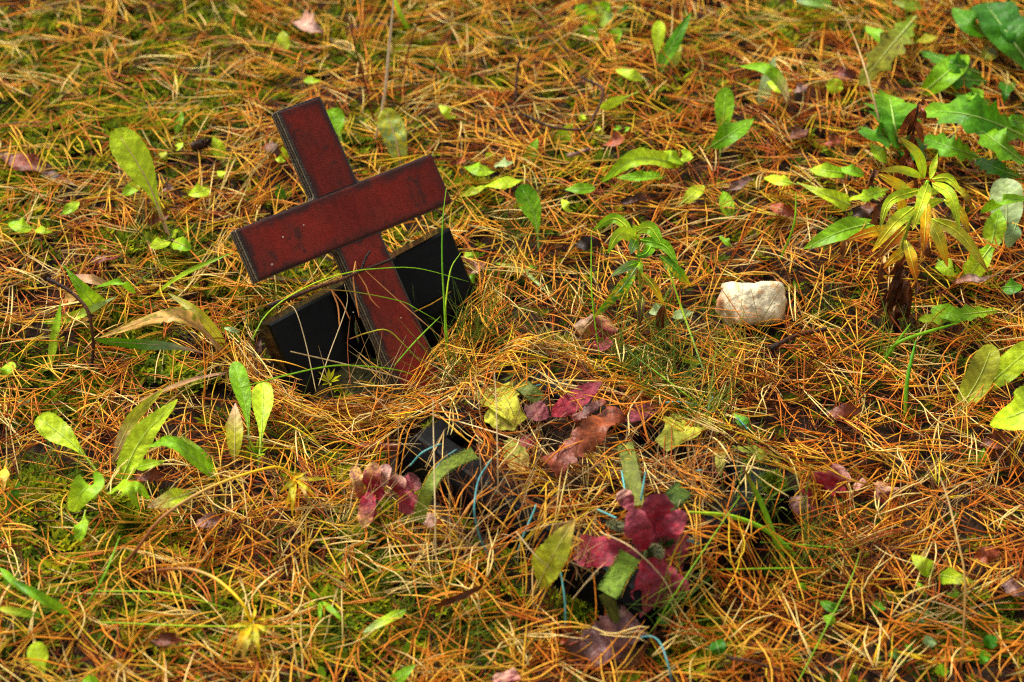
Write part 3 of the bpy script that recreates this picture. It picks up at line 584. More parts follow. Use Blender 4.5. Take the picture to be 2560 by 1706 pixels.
def put_leaf(L, root, org, mat=None, name='leaf', rib=True, ribc=None, hfun=hit):
    L = dict(L); b, t, mid, h = L.pop('b'), L.pop('t'), L.pop('mid'), L.pop('h'); lift, arch = L.pop('lift'), L.pop('arch'); w_, kind, cols = L.pop('w'), L.pop('kind'), L.pop('c')
    p0 = hfun(*b, h[0]); k = mpp(p0); ln = math.hypot(t[0]-b[0], t[1]-b[1])*k
    h1 = h[2] if h[2] is not None else max(.022, h[0]+lift*ln); hm = h[1] if h[1] is not None else h[0]+(h1-h[0])*.55+arch*ln
    if mid is None: mid = ((b[0]+t[0])/2, (b[1]+t[1])/2)
    P = [p0, hfun(*mid, hm), hfun(*t, h1)]; SEED[0] += 1
    L.setdefault('seed', SEED[0]); L.setdefault('face', (rnd.uniform(-.25, .25), -.5+rnd.uniform(-.2, .2), .8))
    if w_ > 30 and L.get('n', 0) < 48: L['n'] = 48; L['m'] = 5; L.setdefault('vn', 1.0)
    if L.get('blot') is None and w_ > 26 and SEED[0] % 2: L['blot'] = (('brown', 'dkbrown', 'gold')[SEED[0] % 3], .96, .22)
    V, F, K, C, N = leaf_geo(P, w_*k, kind, cols, **L)
    me = mesh(name, V-org, F, mat or M_leaf, K); o = obj(name, me, root)
    if rib and w_ > 22:
        n = len(C); q = C+N*(.0004+.012*w_*k); r = np.array([.030, .022, .012, .004])*w_*k; r = np.clip(r, .0002, .0011)
        rc = G(ribc) if ribc is not None else lin(196, 210, 132)*.6+G(cols[-1])*.5
        Vr, Fr = tube(q[:int(n*.93)], r, 14, 4); obj('midrib', mesh('midrib', Vr-org, Fr, M_stem, np.tile(rc, (len(Vr), 1))), o)
    return o
def plant(name, label, leaves, cat='plant', group=None, mat=None, part='leaf', rib=True, ribc=None, base=None):
    b = base or leaves[0]['b']; org = hit(*b, 0); r = empty(name, org, label, cat, group)
    for L in leaves: put_leaf(L, r, org, mat, part, rib, ribc)
    return r
# heights for leaves that lie flat on the litter
FL = (.018, .026, .022)
D = 'dandelion_plant'; SP = 'seedling_plant'
plant(D, 'tall pale green spatula-shaped leaf on a long pink stalk, left of the cross', [
    lf((424, 596), (288, 322), 84, 'spat', ('pink', 'bright', 'bright', 'bright'), mid=(368, 452), lift=.75, teeth=.06, pucker=.03, n=34),
    lf((424, 600), (376, 618), 36, 'round', ('bright',), h=(.01, .03, .03)), lf((428, 600), (478, 622), 40, 'round', ('bright', 'mid'), h=(.01, .03, .028)), lf((424, 594), (446, 578), 26, 'ov', ('bright',), lift=.5)], ribc='pink')
plant(SP, 'small upright light green leaf halfway between the tall leaf and the cross top', [lf((559, 410), (533, 341), 36, 'ov', ('bright',), lift=.7), lf((563, 450), (550, 428), 22, 'round', ('bright',), h=FL)])
plant(SP, 'pale upright leaf in front of the pinkish dead leaf at the top', [lf((712, 138), (706, 76), 34, 'ov', ('bright', 'chart'), lift=.7)])
plant(SP, 'slim mid-green leaf standing above the tall pale leaf', [lf((438, 340), (456, 278), 24, 'ov', ('mid',), lift=.7), lf((440, 378), (452, 358), 22, 'round', ('bright',), h=FL), lf((400, 380), (420, 398), 20, 'round', ('chart',), h=FL)])
plant(SP, 'two glossy low leaves just below the tall pale leaf blade', [lf((300, 490), (350, 460), 32, 'ov', ('mid', 'bright'), h=FL, fold=.4), lf((150, 538), (198, 505), 28, 'ov', ('mid', 'bright'), h=FL)])
plant(SP, 'broad heart-shaped leaf low between the tall leaf stalk and the cross', [lf((524, 472), (470, 487), 40, 'ov', ('bright',), h=FL)])
plant(SP, 'wide glossy leaf at the left edge level with the cross beam', [lf((86, 572), (22, 558), 42, 'ov', ('bright', 'mid'), h=FL), lf((86, 574), (130, 580), 22, 'ov', ('bright',), h=FL)])
plant(SP, 'flat oval leaf above the top end of the cross', [lf((756, 200), (804, 203), 20, 'ov', ('mid', 'bright'), h=FL)])
plant(D, 'bright green leaf peeking out behind the top of the cross', [lf((860, 372), (828, 272), 52, 'spat', ('bright', 'mid', 'mid'), lift=.6)])
plant(SP, 'tiny bright leaves beside the upper left edge of the cross', [lf((712, 400), (688, 398), 18, 'ov', ('bright',), h=FL), lf((712, 400), (706, 366), 18, 'ov', ('bright',), lift=.6), lf((716, 402), (722, 380), 14, 'ov', ('chart',), lift=.5)])
plant(SP, 'small dark green leaf just above the left arm of the cross', [lf((708, 510), (694, 460), 26, 'ov', ('dark',), lift=.7)])
plant(D, 'mottled yellow-green leaf standing right behind the right arm of the cross', [lf((1004, 420), (962, 272), 64, 'petal', ('chart', 'sage', 'chart'), lift=.72, mid=(990, 350), pucker=.05, teeth=.05, blot=('yel', .5, .3))], ribc='pink')
plant(SP, 'small bright leaf above the right end of the cross beam', [lf((1138, 300), (1098, 263), 28, 'ov', ('bright',), h=(.01, .03, .03))])
plant(D, 'cluster of bright toothed leaves right of the cross beam', [
    lf((1311, 449), (1212, 466), 42, 'ov', ('bright',), h=(.012, .04, .024), teeth=.12, nt=12), lf((1225, 462), (1148, 492), 30, 'ov', ('bright', 'chart'), h=(.012, .032, .02)),
    lf((1240, 430), (1160, 418), 40, 'ov', ('bright', 'mid'), h=(.012, .032, .02)), lf((1236, 414), (1214, 384), 40, 'ov', ('bright',), lift=.4), lf((1238, 410), (1284, 406), 34, 'ov', ('pale',), h=(.012, .036, .03)),
    lf((1309, 428), (1344, 346), 32, 'lance', ('dark', 'mid'), lift=.7), lf((1386, 370), (1432, 310), 38, 'ov', ('mid', 'bright'), lift=.6)], base=(1290, 445))
plant(D, 'tall dark spatula leaf standing right of the black slab', [lf((1348, 636), (1302, 462), 58, 'spat', ('mid', 'mid', 'dark'), lift=.72, mid=(1338, 545), teeth=.10, nt=10, fold=.3)])
plant(SP, 'small pointed leaf right of the tall dark spatula leaf', [lf((1430, 532), (1404, 499), 24, 'ov', ('bright',), h=(.012, .03, .026))])
plant(D, 'arching bright toothed leaves upper right of the cross', [
    lf((1700, 410), (1502, 456), 54, 'lance', ('bright', 'bright', 'mid'), mid=(1590, 398), h=(.01, .055, .02), teeth=.14, nt=12, fold=.35), lf((1660, 440), (1542, 444), 36, 'lance', ('mid',), h=(.01, .026, .018), teeth=.2, nt=9),
    lf((1712, 406), (1652, 380), 42, 'ov', ('mid', 'bright'), h=(.01, .03, .024), teeth=.1), lf((1488, 470), (1412, 474), 30, 'lance', ('mid',), h=FL)])
plant(SP, 'light leaf lying near the leggy dark leaf at the top right of centre', [lf((1618, 202), (1538, 174), 30, 'ov', ('bright',), h=FL)])
plant(SP, 'twisted light green leaf behind the dark twig', [lf((1596, 230), (1500, 270), 28, 'spat', ('bright',), h=FL, roll=.8)])
plant(SP, 'tiny round leaves sprinkled under the twig', [lf((1450, 305), (1460, 288), 18, 'round', ('bright',), h=FL), lf((1532, 326), (1550, 316), 16, 'round', ('mid',), h=FL), lf((1488, 326), (1500, 318), 14, 'round', ('bright',), h=FL), lf((1560, 330), (1572, 318), 14, 'round', ('mid',), h=FL)])
plant('clover_plant', 'patch of small round leaves at the top edge', [lf((1490, 60), (1535, 42), 36, 'round', ('bright', 'sage'), lift=.4), lf((1480, 50), (1440, 15), 34, 'round', ('mid',), lift=.4), lf((1490, 40), (1525, 12), 36, 'round', ('mid',), lift=.4),
    lf((1490, 55), (1470, 28), 30, 'round', ('bright',), lift=.4), lf((1470, 100), (1490, 62), 54, 'ov', ('mid',), lift=.4), lf((1530, 110), (1552, 72), 40, 'ov', ('mid',), lift=.4), lf((1540, 30), (1570, 22), 26, 'round', ('deep',), lift=.4)])
plant(D, 'upright leaves with a dark toothed one, top right of centre', [lf((1642, 182), (1728, 32), 36, 'lance', ('mid', 'dark', 'dark'), lift=.7, teeth=.12), lf((1641, 180), (1648, 52), 34, 'spat', ('bright',), lift=.72), lf((1650, 188), (1702, 112), 44, 'ov', ('olive', 'chart'), lift=.55)])
plant(D, 'pair of leaves, one upright one spreading, right of centre above the stone', [lf((1798, 410), (1815, 218), 50, 'spat', ('mid', 'mid', 'mid'), lift=.74, teeth=.08), lf((1764, 376), (1884, 298), 54, 'ov', ('dark', 'mid'), h=(.012, .04, .03), teeth=.06)])
plant(D, 'drooping leaf and its pale upturned neighbour near the top right', [lf((1978, 262), (1848, 166), 34, 'lance', ('pink', 'mid', 'mid'), mid=(1925, 178), h=(.01, .07, .05)), lf((1898, 268), (1938, 140), 34, 'lance', ('pale',), lift=.7), lf((1978, 232), (1918, 204), 36, 'ov', ('bright',), h=(.01, .03, .026))])
plant(SP, 'single round bright leaf on a short stalk below the ragged olive leaf', [lf((2088, 245), (2086, 196), 42, 'round', ('bright',), lift=.5)])
plant(D, 'ragged yellow-olive dandelion leaf with dark spots near the top right', [lf((2290, 42), (2148, 214), 96, 'lobed', ('mid', 'olive', 'olive'), mid=(2215, 130), h=(.02, .045, .03), teeth=.25, nt=9, blot=('dkbrown', .82, .2)), lf((2228, 116), (2164, 66), 38, 'lance', ('mid',), h=(.03, .035, .03))])
plant(D, 'large dark green dandelion rosette in the top right corner', [
    lf((2462, 190), (2300, 130), 74, 'lobed', ('deep', 'dark', 'deep'), h=(.012, .04, .02), pucker=.05), lf((2304, 236), (2420, 138), 68, 'lance', ('mid', 'mid', 'mid'), h=(.012, .04, .03)), lf((2470, 100), (2382, 20), 58, 'lance', ('dark',), h=(.02, .05, .04), fold=.3),
    lf((2575, 165), (2462, 8), 120, 'petal', ('dark', 'deep', 'deep'), h=(.02, .05, .04), pucker=.06), lf((2580, 130), (2520, 40), 90, 'petal', ('deep',), h=(.02, .05, .04), pucker=.06), lf((2513, 145), (2498, 82), 38, 'round', ('bright',), lift=.6), lf((2450, 165), (2482, 120), 44, 'round', ('olive',), h=(.012, .026, .022)),
    lf((2480, 260), (2380, 235), 50, 'lobed', ('dark',), h=(.01, .03, .02)), lf((2520, 200), (2510, 260), 40, 'ov', ('deep',), h=(.01, .03, .02)), lf((2470, 205), (2320, 190), 56, 'lobed', ('deep', 'dark'), h=(.012, .036, .02), pucker=.05)])
plant(SP, 'yellow-green curled leaf just above the corner rosette', [lf((2340, 90), (2292, 104), 30, 'ov', ('chart', 'yel'), h=(.02, .035, .025)), lf((2310, 20), (2230, 5), 30, 'lance', ('mid', 'olive'), h=FL), lf((2080, 8), (1990, 2), 34, 'lance', ('mid', 'sage'), h=FL)])
plant(D, 'big glossy lobed dandelion leaves behind the willowherb', [
    lf((2246, 380), (2222, 238), 159, 'lobed', ('dark', 'dark', 'mid'), h=(.012, .05, .05), pucker=.06, n=40), lf((2240, 350), (2150, 318), 89, 'lobed', ('dark', 'dark'), h=(.012, .05, .04), pucker=.05),
    lf((2580, 350), (2310, 276), 108, 'lobed', ('mid', 'dark', 'dark', 'mid'), mid=(2440, 292), h=(.02, .075, .05), n=44), lf((2455, 396), (2306, 345), 70, 'lobed', ('mid', 'dark'), h=(.012, .05, .03), n=36), lf((2580, 424), (2420, 302), 89, 'lobed', ('dark', 'mid'), h=(.02, .06, .05), n=36),
    lf((2570, 310), (2495, 296), 44, 'lance', ('dark',), h=(.02, .05, .04)), lf((2420, 250), (2455, 225), 40, 'ov', ('mid',), h=(.02, .04, .03)), lf((2560, 450), (2440, 400), 59, 'lobed', ('dark', 'deep'), h=(.01, .03, .02), n=36), lf((2250, 400), (2300, 350), 81, 'lobed', ('deep',), h=(.01, .03, .02))], base=(2400, 400))
plant(SP, 'plain oval leaf left of the dried stalk', [lf((2224, 412), (2176, 358), 36, 'ov', ('mid', 'bright'), h=(.012, .035, .03))])
plant(D, 'low leaves between the drooping green wedge and the willowherb', [lf((2112, 434), (2024, 422), 46, 'lance', ('mid', 'bright'), h=FL, teeth=.1), lf((2160, 436), (2100, 420), 34, 'lance', ('mid',), h=FL), lf((2222, 474), (2122, 500), 42, 'lobed', ('bright', 'mid', 'bright'), h=(.012, .04, .024))])
plant(D, 'wedge-shaped bright leaf on an arching pale stalk right of centre', [lf((1996, 462), (1910, 444), 38, 'ov', ('bright',), h=(.03, .035, .024)), lf((2128, 514), (1992, 456), 52, 'tri', ('bright', 'bright', 'chart'), h=(.02, .036, .04), teeth=.08)])
plant(SP, 'yellow-green leaf right of the arching toothed leaves', [lf((1698, 514), (1760, 464), 38, 'ov', ('chart', 'bright'), h=FL), lf((1700, 400), (1726, 380), 36, 'ov', ('bright',), h=FL)])
plant(SP, 'folded leaf above the small sprig, near a grass tuft', [lf((1828, 554), (1808, 478), 38, 'ov', ('bright', 'mid'), lift=.5, fold=.5), lf((1832, 620), (1800, 590), 24, 'ov', ('mid',), h=FL)])
plant(D, 'long broad leaf lying left of the willowherb foot', [lf((2190, 556), (2010, 622), 56, 'lance', ('mid', 'mid', 'mid'), mid=(2100, 580), h=(.02, .026, .018))])
plant(D, 'pale grey-green leaf behind toothed leaves at the right edge', [lf((2516, 600), (2516, 446), 82, 'petal', ('sage', 'pale', 'pale'), lift=.6), lf((2452, 534), (2575, 498), 32, 'lance', ('mid',), mid=(2510, 502), h=(.02, .07, .05), fold=.4),
    lf((2472, 640), (2498, 522), 62, 'ov', ('bright', 'mid'), lift=.5, teeth=.12), lf((2478, 616), (2420, 694), 60, 'petal', ('mid', 'bright', 'bright'), h=(.05, .04, .02), teeth=.12), lf((2540, 560), (2520, 620), 40, 'lance', ('sage',), h=(.04, .035, .02))], base=(2490, 640))
plant(SP, 'bits of green leaf in the litter right of the willowherb foot', [lf((2345, 650), (2385, 690), 44, 'ov', ('mid', 'bright'), h=FL), lf((2505, 775), (2296, 800), 52, 'lobed', ('bright', 'mid', 'bright'), h=(.018, .024, .02)), lf((2330, 770), (2420, 800), 44, 'lance', ('mid',), h=FL), lf((2500, 720), (2556, 715), 44, 'ov', ('dark',), h=FL)])
plant(D, 'pair of broad stalked leaves at the right edge', [lf((2388, 1040), (2482, 862), 70, 'petal', ('bright', 'chart', 'olive', 'chart'), mid=(2445, 950), lift=.55), lf((2440, 990), (2590, 858), 66, 'petal', ('mid', 'bright', 'bright'), lift=.5, pucker=.03)])
plant(D, 'big glossy oval leaf cut by the right edge', [lf((2640, 1000), (2474, 1062), 118, 'ov', ('mid', 'bright', 'bright'), mid=(2560, 1030), h=(.03, .06, .03), pucker=.03, teeth=.04)])
plant(D, 'pointed green leaf standing at the far left below the beam', [lf((245, 776), (160, 664), 62, 'tri', ('bright', 'mid', 'mid'), h=(.015, .045, .06), fold=.35), lf((122, 928), (152, 756), 22, 'lance', ('bright', 'mid'), lift=.6), lf((104, 808), (290, 742), 24, 'lance', ('mid', 'bright', 'pale'), mid=(190, 790), h=FL)])
plant(D, 'narrow arching leaf with a tan dried flap, far left', [lf((340, 736), (230, 720), 18, 'lance', ('mid',), mid=(300, 706), h=(.01, .06, .03)), lf((276, 712), (184, 688), 24, 'lance', ('tan', 'pink'), h=(.03, .04, .03)), lf((190, 740), (160, 752), 26, 'round', ('tan',), h=FL)], rib=False)
plant('grass_plant', 'saw-edged green blade under the left end of the cross beam', [lf((386, 736), (586, 630), 16, 'lance', ('bright', 'mid'), mid=(470, 680), h=(.01, .05, .07), teeth=.3, nt=12)])
plant(D, 'withered tan dandelion leaf arching left of the slab beside a twisted green one', [
    lf((582, 900), (243, 846), 50, 'lance', ('pink', 'tan', 'tan', 'tan'), mid=(440, 792), h=(.012, .085, .03), teeth=.4, nt=15, wavy=.20, blot=('olive', .6, .3), n=40, pucker=.05, ragged=.2), lf((582, 902), (240, 852), 30, 'spat', ('pink', 'pink', 'sage', 'dark', 'dark'), mid=(430, 866), h=(.012, .05, .03), roll=1.2),
    lf((580, 890), (420, 732), 28, 'lance', ('yel', 'yel', 'olive'), mid=(500, 790), h=(.012, .06, .05)), lf((604, 908), (544, 802), 36, 'spat', ('bright', 'mid', 'bright'), mid=(592, 850), lift=.6, curl=.5), lf((574, 930), (300, 1026), 12, 'lance', ('pink', 'tan'), mid=(450, 960), h=(.02, .05, .02)), lf((560, 820), (600, 830), 14, 'lance', ('pale',), h=(.06, .06, .05))], ribc='pink', base=(590, 900))
plant(D, 'rosette of upright spatula leaves in front of the left end of the slab', [
    lf((626, 1146), (586, 904), 48, 'spat', ('redbrown', 'mid', 'mid', 'mid'), mid=(615, 1020), lift=.72, teeth=.05), lf((646, 1172), (658, 956), 56, 'spat', ('mid', 'bright', 'bright', 'bright'), mid=(655, 1060), lift=.72, teeth=.05), lf((586, 1170), (588, 1008), 44, 'ov', ('chart', 'yel', 'pink'), lift=.7, teeth=.05)], base=(620, 1165))
plant(D, 'toothed leaf rosette low on the left with one puckered upright leaf', [
    lf((250, 1190), (94, 1042), 68, 'spat', ('mid', 'bright', 'bright', 'bright'), mid=(190, 1118), lift=.5, teeth=.10, nt=14, pucker=.03), lf((294, 1220), (444, 998), 66, 'lance', ('mid', 'bright', 'bright', 'bright'), mid=(352, 1100), lift=.62, teeth=.12, nt=14, pucker=.04),
    lf((281, 1156), (410, 972), 32, 'lance', ('pink', 'chart', 'yel'), mid=(330, 1050), lift=.6), lf((543, 1198), (370, 1116), 42, 'lance', ('mid', 'mid', 'mid'), mid=(440, 1112), h=(.012, .06, .04), teeth=.16, fold=.35), lf((544, 1194), (450, 1088), 38, 'lance', ('mid', 'mid', 'olive'), lift=.5),
    lf((334, 1170), (414, 1152), 28, 'ov', ('mid', 'bright'), h=(.015, .035, .03))], base=(320, 1200))
plant(D, 'drooping round leaf and curled leaves at lower left', [
    lf((262, 1240), (172, 1276), 70, 'round', ('brown', 'mid', 'bright'), mid=(222, 1216), h=(.012, .055, .03)), lf((214, 1276), (196, 1354), 36, 'spat', ('bright', 'mid'), h=(.02, .03, .02)), lf((268, 1234), (346, 1272), 42, 'lance', ('mid', 'bright', 'mid'), mid=(316, 1222), h=(.015, .05, .03), fold=.35),
    lf((300, 1240), (376, 1250), 34, 'lance', ('bright', 'mid'), mid=(340, 1218), h=(.015, .05, .03)), lf((490, 1228), (368, 1268), 46, 'ov', ('chart', 'bright', 'pink'), h=(.02, .035, .026), teeth=.06)], base=(262, 1245))
plant('grass_plant', 'broad dark grass blades at the lower left edge', [lf((8, 1284), (50, 1204), 16, 'blade', ('dark',), lift=.6), lf((172, 1537), (32, 1452), 26, 'blade', ('mid', 'mid', 'dark'), h=(.015, .045, .05), fold=.4), lf((60, 1480), (0, 1420), 18, 'blade', ('mid',), h=FL), lf((30, 1260), (48, 1230), 14, 'blade', ('dark',), lift=.5), lf((100, 1540), (-10, 1520), 20, 'blade', ('mid', 'yel'), h=FL), lf((30, 1500), (12, 1440), 18, 'blade', ('mid',), lift=.5)], rib=False)
plant(D, 'single spatula leaf at the bottom left corner', [lf((120, 1722), (88, 1606), 52, 'spat', ('mid', 'bright', 'bright'), lift=.55), lf((250, 1715), (206, 1700), 38, 'ov', ('mid',), h=FL)])
plant(SP, 'short green blades at the bottom edge left of centre', [lf((818, 1722), (798, 1666), 20, 'spat', ('mid',), lift=.5), lf((965, 1722), (1038, 1662), 34, 'lance', ('mid', 'mid'), h=(.015, .03, .035)), lf((1010, 1660), (1020, 1600), 18, 'blade', ('mid',), lift=.4)])
plant(SP, 'narrow leaf with a whitish scar near the bottom centre', [lf((1015, 1526), (906, 1582), 30, 'lance', ('mid', 'bright', 'pale'), h=FL)])
plant('hairy_plant', 'small bright narrow-leaved sprig in the needles, bottom left of centre', [lf((800, 1500), (850, 1540), 14, 'lance', ('mid',), lift=.4), lf((800, 1500), (770, 1480), 14, 'lance', ('mid',), lift=.4), lf((800, 1500), (760, 1520), 12, 'lance', ('bright',), lift=.4), lf((800, 1500), (820, 1460), 12, 'lance', ('bright',), lift=.5), lf((806, 1505), (866, 1560), 14, 'lance', ('mid',), h=FL), lf((800, 1505), (800, 1560), 12, 'lance', ('mid',), h=FL)], rib=False)
plant('hairy_plant', 'tiny whorled sprig between the two spatula leaf rosettes', [lf((640, 1140), (640+int(30*math.cos(a)), 1120-int(24*math.sin(a))), 7, 'lance', ('mid', 'bright'), lift=.5) for a in np.arange(0, 6.2, .7)], rib=False)
plant(D, 'puckered yellow-green leaf standing left of the big burgundy flower', [lf((1338, 1484), (1438, 1296), 92, 'ov', ('olive', 'chart', 'chart', 'chart', 'tan'), mid=(1385, 1385), h=(.01, .075, .10), teeth=.14, nt=18, pucker=.06, n=34)])
plant(SP, 'dark spotted oval leaf leaning on the front corner of the tray', [lf((1695, 1550), (1650, 1458), 34, 'ov', ('dark', 'dark'), lift=.6), lf((1680, 1560), (1640, 1545), 30, 'ov', ('deep',), h=FL)])
plant(SP, 'two plain oval leaves spreading apart at lower right', [lf((2338, 1438), (2278, 1386), 44, 'ov', ('mid', 'chart'), h=(.012, .045, .04)), lf((2341, 1436), (2438, 1456), 46, 'ov', ('mid', 'chart'), h=(.012, .045, .04)), lf((2320, 1498), (2294, 1456), 20, 'ov', ('mid',), h=FL), lf((2370, 1484), (2400, 1482), 26, 'ov', ('mid',), h=FL)])
plant(SP, 'single drop-shaped leaf at the right edge below the big oval leaf', [lf((2443, 1182), (2460, 1120), 28, 'ov', ('bright', 'mid'), lift=.6)])
plant('lingonberry_plant', 'cluster of small round bluish-green leaves at lower right', [lf((2300, 1590), (2288, 1545), 44, 'round', ('dark', 'sage'), lift=.4), lf((2310, 1620), (2330, 1595), 34, 'round', ('sage',), h=FL), lf((2284, 1625), (2268, 1612), 22, 'round', ('dark',), h=FL), lf((2252, 1640), (2226, 1630), 26, 'round', ('sage', 'dark'), h=FL), lf((2250, 1645), (2262, 1664), 28, 'round', ('sage', 'dark'), h=FL),
    lf((2340, 1690), (2366, 1668), 30, 'round', ('mid',), h=FL), lf((2310, 1560), (2320, 1524), 36, 'ov', ('bright', 'sage'), lift=.4), lf((2460, 1620), (2490, 1590), 36, 'ov', ('deep',), h=FL), lf((2470, 1630), (2450, 1660), 34, 'ov', ('dark',), h=FL), lf((2360, 1640), (2345, 1655), 22, 'round', ('yel', 'red'), h=FL)], rib=False, base=(2330, 1620))
plant(SP, 'low dark green leaves half buried in needles, bottom right of centre', [lf((2190, 1540), (2200, 1505), 34, 'ov', ('dark',), h=FL), lf((2100, 1530), (2050, 1505), 26, 'ov', ('dark',), h=FL), lf((2090, 1560), (2060, 1540), 24, 'ov', ('mid',), h=FL), lf((1800, 1640), (1790, 1600), 44, 'ov', ('deep',), h=FL), lf((2020, 1475), (1990, 1460), 22, 'ov', ('mid',), h=FL), lf((2040, 1500), (2032, 1462), 14, 'ov', ('bright',), lift=.4)])
plant(SP, 'pale green leaf scraps between the sprig and the stone', [lf((1660, 770), (1622, 782), 40, 'ov', ('sage', 'pale'), h=FL), lf((1680, 790), (1730, 780), 26, 'lance', ('pale',), h=FL)], rib=False)
plant(SP, 'green scraps at the far left middle', [lf((10, 950), (28, 905), 40, 'ov', ('mid', 'bright'), h=FL), lf((40, 1010), (75, 1000), 24, 'ov', ('sage',), h=FL)], rib=False)
plant(SP, 'small round leaf and shoot at the right edge of the slab', [lf((1190, 705), (1172, 690), 26, 'round', ('mid',), h=(.03, .035, .035)), lf((1160, 632), (1200, 640), 34, 'ov', ('bright', 'mid'), h=FL), lf((1310, 675), (1342, 668), 22, 'ov', ('mid',), h=FL), lf((1230, 655), (1370, 735), 12, 'lance', ('bright', 'pale'), mid=(1310, 680), h=FL)], rib=False)
# ------------------------------------------------------------------ willowherb, dried stalk, small sprig
def path(pts, hs=None, hfun=hit):
    hs = hs if hs is not None else [.012]*len(pts)
    return np.array([hfun(x, y, h) for (x, y), h in zip(pts, hs)])
def stem(root, org, P, r0, r1, cols, name='stem', mat=None, n=14, sides=6, jit=.1):
    V, F = tube(P, [r0, (r0+r1)/2, r1], n, sides, 1, jit); o = obj(name, mesh(name, V-org, F, mat or M_stem, grad(n, sides, [G(c) for c in cols])), root); return o
class Stalk:
    """upright plant: a vertical axis rising from a foot; a point at (px,py) is put on the upright plane through the axis plus an offset towards the viewer"""
    def __init__(s, bx, by, lean=.18): s.b = hit(bx, by, 0); s.n = unit(np.array([0, -1.0, lean]))
    def pt(s, px, py, d=0.0): return onplane(px, py, s.b+s.n*d, s.n)
def stalk_leaf(S_, root, org, b, t, w, cols, kind='lance', mid=None, d=(0, .012, .02), mat=None, **kw):
    mid = mid or ((b[0]+t[0])/2, (b[1]+t[1])/2-4); P = [S_.pt(*b, d[0]), S_.pt(*mid, d[1]), S_.pt(*t, d[2])]; SEED[0] += 1; k = mpp(P[0])
    kw.setdefault('face', (rnd.uniform(-.35, .35), -.75, .6)); V, F, K, C, N = leaf_geo(P, w*k, kind, cols, seed=SEED[0], **kw)
    o = obj('leaf', mesh('leaf', V-org, F, mat or M_leaf, K), root)
    if w > 21 and mat is None:
        Vr, Fr = tube((C+N*.0006)[:24], [.0007, .0005, .0002], 12, 4); obj('midrib', mesh('midrib', Vr-org, Fr, M_stem, np.tile(np.clip(G(cols[0])*1.5+.03, 0, .8), (len(Vr), 1))), o)
    return o
W = Stalk(2222, 812, .35); worg = W.b
wil = empty('willowherb_plant', worg, 'leafy willowherb shoot with yellowing tips and brown withered lower leaves', 'plant')
stem(wil, worg, [W.pt(2222, 830), W.pt(2246, 665), W.pt(2270, 566), W.pt(2320, 452)], .0026, .0016, ('dkbrown', 'olive', 'mid'))
gy = ('mid', 'mid', 'chart', 'gold', 'brown')
WL = [((2310, 445), (2243, 338), 27, ('mid', 'mid', 'mid', 'yel', 'brown'), (2296, 388), (0, .01, .012)), ((2308, 443), (2190, 428), 22, ('mid', 'mid', 'yel', 'brown'), (2250, 424), (0, .022, .03)), ((2278, 486), (2188, 432), 30, ('mid', 'chart', 'gold', 'brown'), None, (0, .02, .018)),
      ((2325, 448), (2344, 384), 19, ('mid', 'bright'), None, (0, -.012, -.02)), ((2330, 449), (2404, 482), 23, ('mid', 'bright', 'yel'), (2370, 446), (0, .0, .01)), ((2331, 459), (2399, 574), 31, ('mid', 'mid', 'mid'), (2376, 490), (0, .03, .04)),
      ((2302, 475), (2199, 574), 29, ('mid', 'mid', 'mid', 'olive'), (2226, 503), (0, .03, .04)), ((2320, 460), (2281, 576), 35, ('mid', 'mid', 'mid', 'yel'), (2303, 510), (0, .045, .06)), ((2284, 520), (2180, 630), 40, ('mid', 'mid', 'chart', 'gold'), (2236, 560), (0, .04, .05)),
      ((2317, 500), (2307, 640), 29, ('chart', 'gold', 'gold', 'orange', 'brown'), (2313, 570), (0, .035, .04)), ((2325, 548), (2369, 668), 34, ('mid', 'chart', 'yel', 'gold', 'orange'), (2350, 600), (0, .03, .035)), ((2331, 548), (2471, 680), 32, ('mid', 'chart', 'chart', 'yel', 'brown'), (2404, 588), (0, .03, .04)),
      ((2360, 500), (2424, 584), 25, ('mid', 'chart', 'gold', 'brown'), (2400, 530), (-.01, .0, .005)), ((2380, 460), (2433, 538), 17, ('mid', 'yel', 'brown', 'brown'), (2415, 490), (-.01, 0, .0)), ((2266, 566), (2192, 648), 27, ('chart', 'orange', 'rust', 'brown'), None, (0, .02, .022)),
      ((2268, 572), (2110, 604), 29, ('chart', 'chart', 'gold', 'orange', 'brown'), (2180, 580), (0, .02, .01)), ((2264, 600), (2292, 708), 33, ('chart', 'chart', 'gold', 'orange', 'brown'), None, (0, .03, .03)), ((2258, 628), (2208, 672), 27, ('chart', 'gold', 'orange'), None, (0, .025, .03)),
      ((2262, 560), (2246, 478), 28, ('orange', 'gold', 'gold'), None, (-.004, -.006, -.008)), ((2300, 500), (2350, 470), 20, ('mid', 'mid', 'bright'), None, (-.01, -.015, -.02)), ((2310, 520), (2360, 500), 24, ('mid', 'mid'), None, (0, .008, .012)), ((2300, 560), (2240, 520), 22, ('mid', 'yel'), None, (-.004, -.01, -.012))]
for b, t, wd, cs, mid, d in WL: stalk_leaf(W, wil, worg, b, t, wd*.95, tuple({'chart': 'yel', 'mid': 'bright'}.get(c, c) for c in cs), mid=mid, d=d, fold=.3, wavy=.04, blot=('gold', .8, .25))
dry = ('brown', 'brown', 'rust', 'dkbrown')
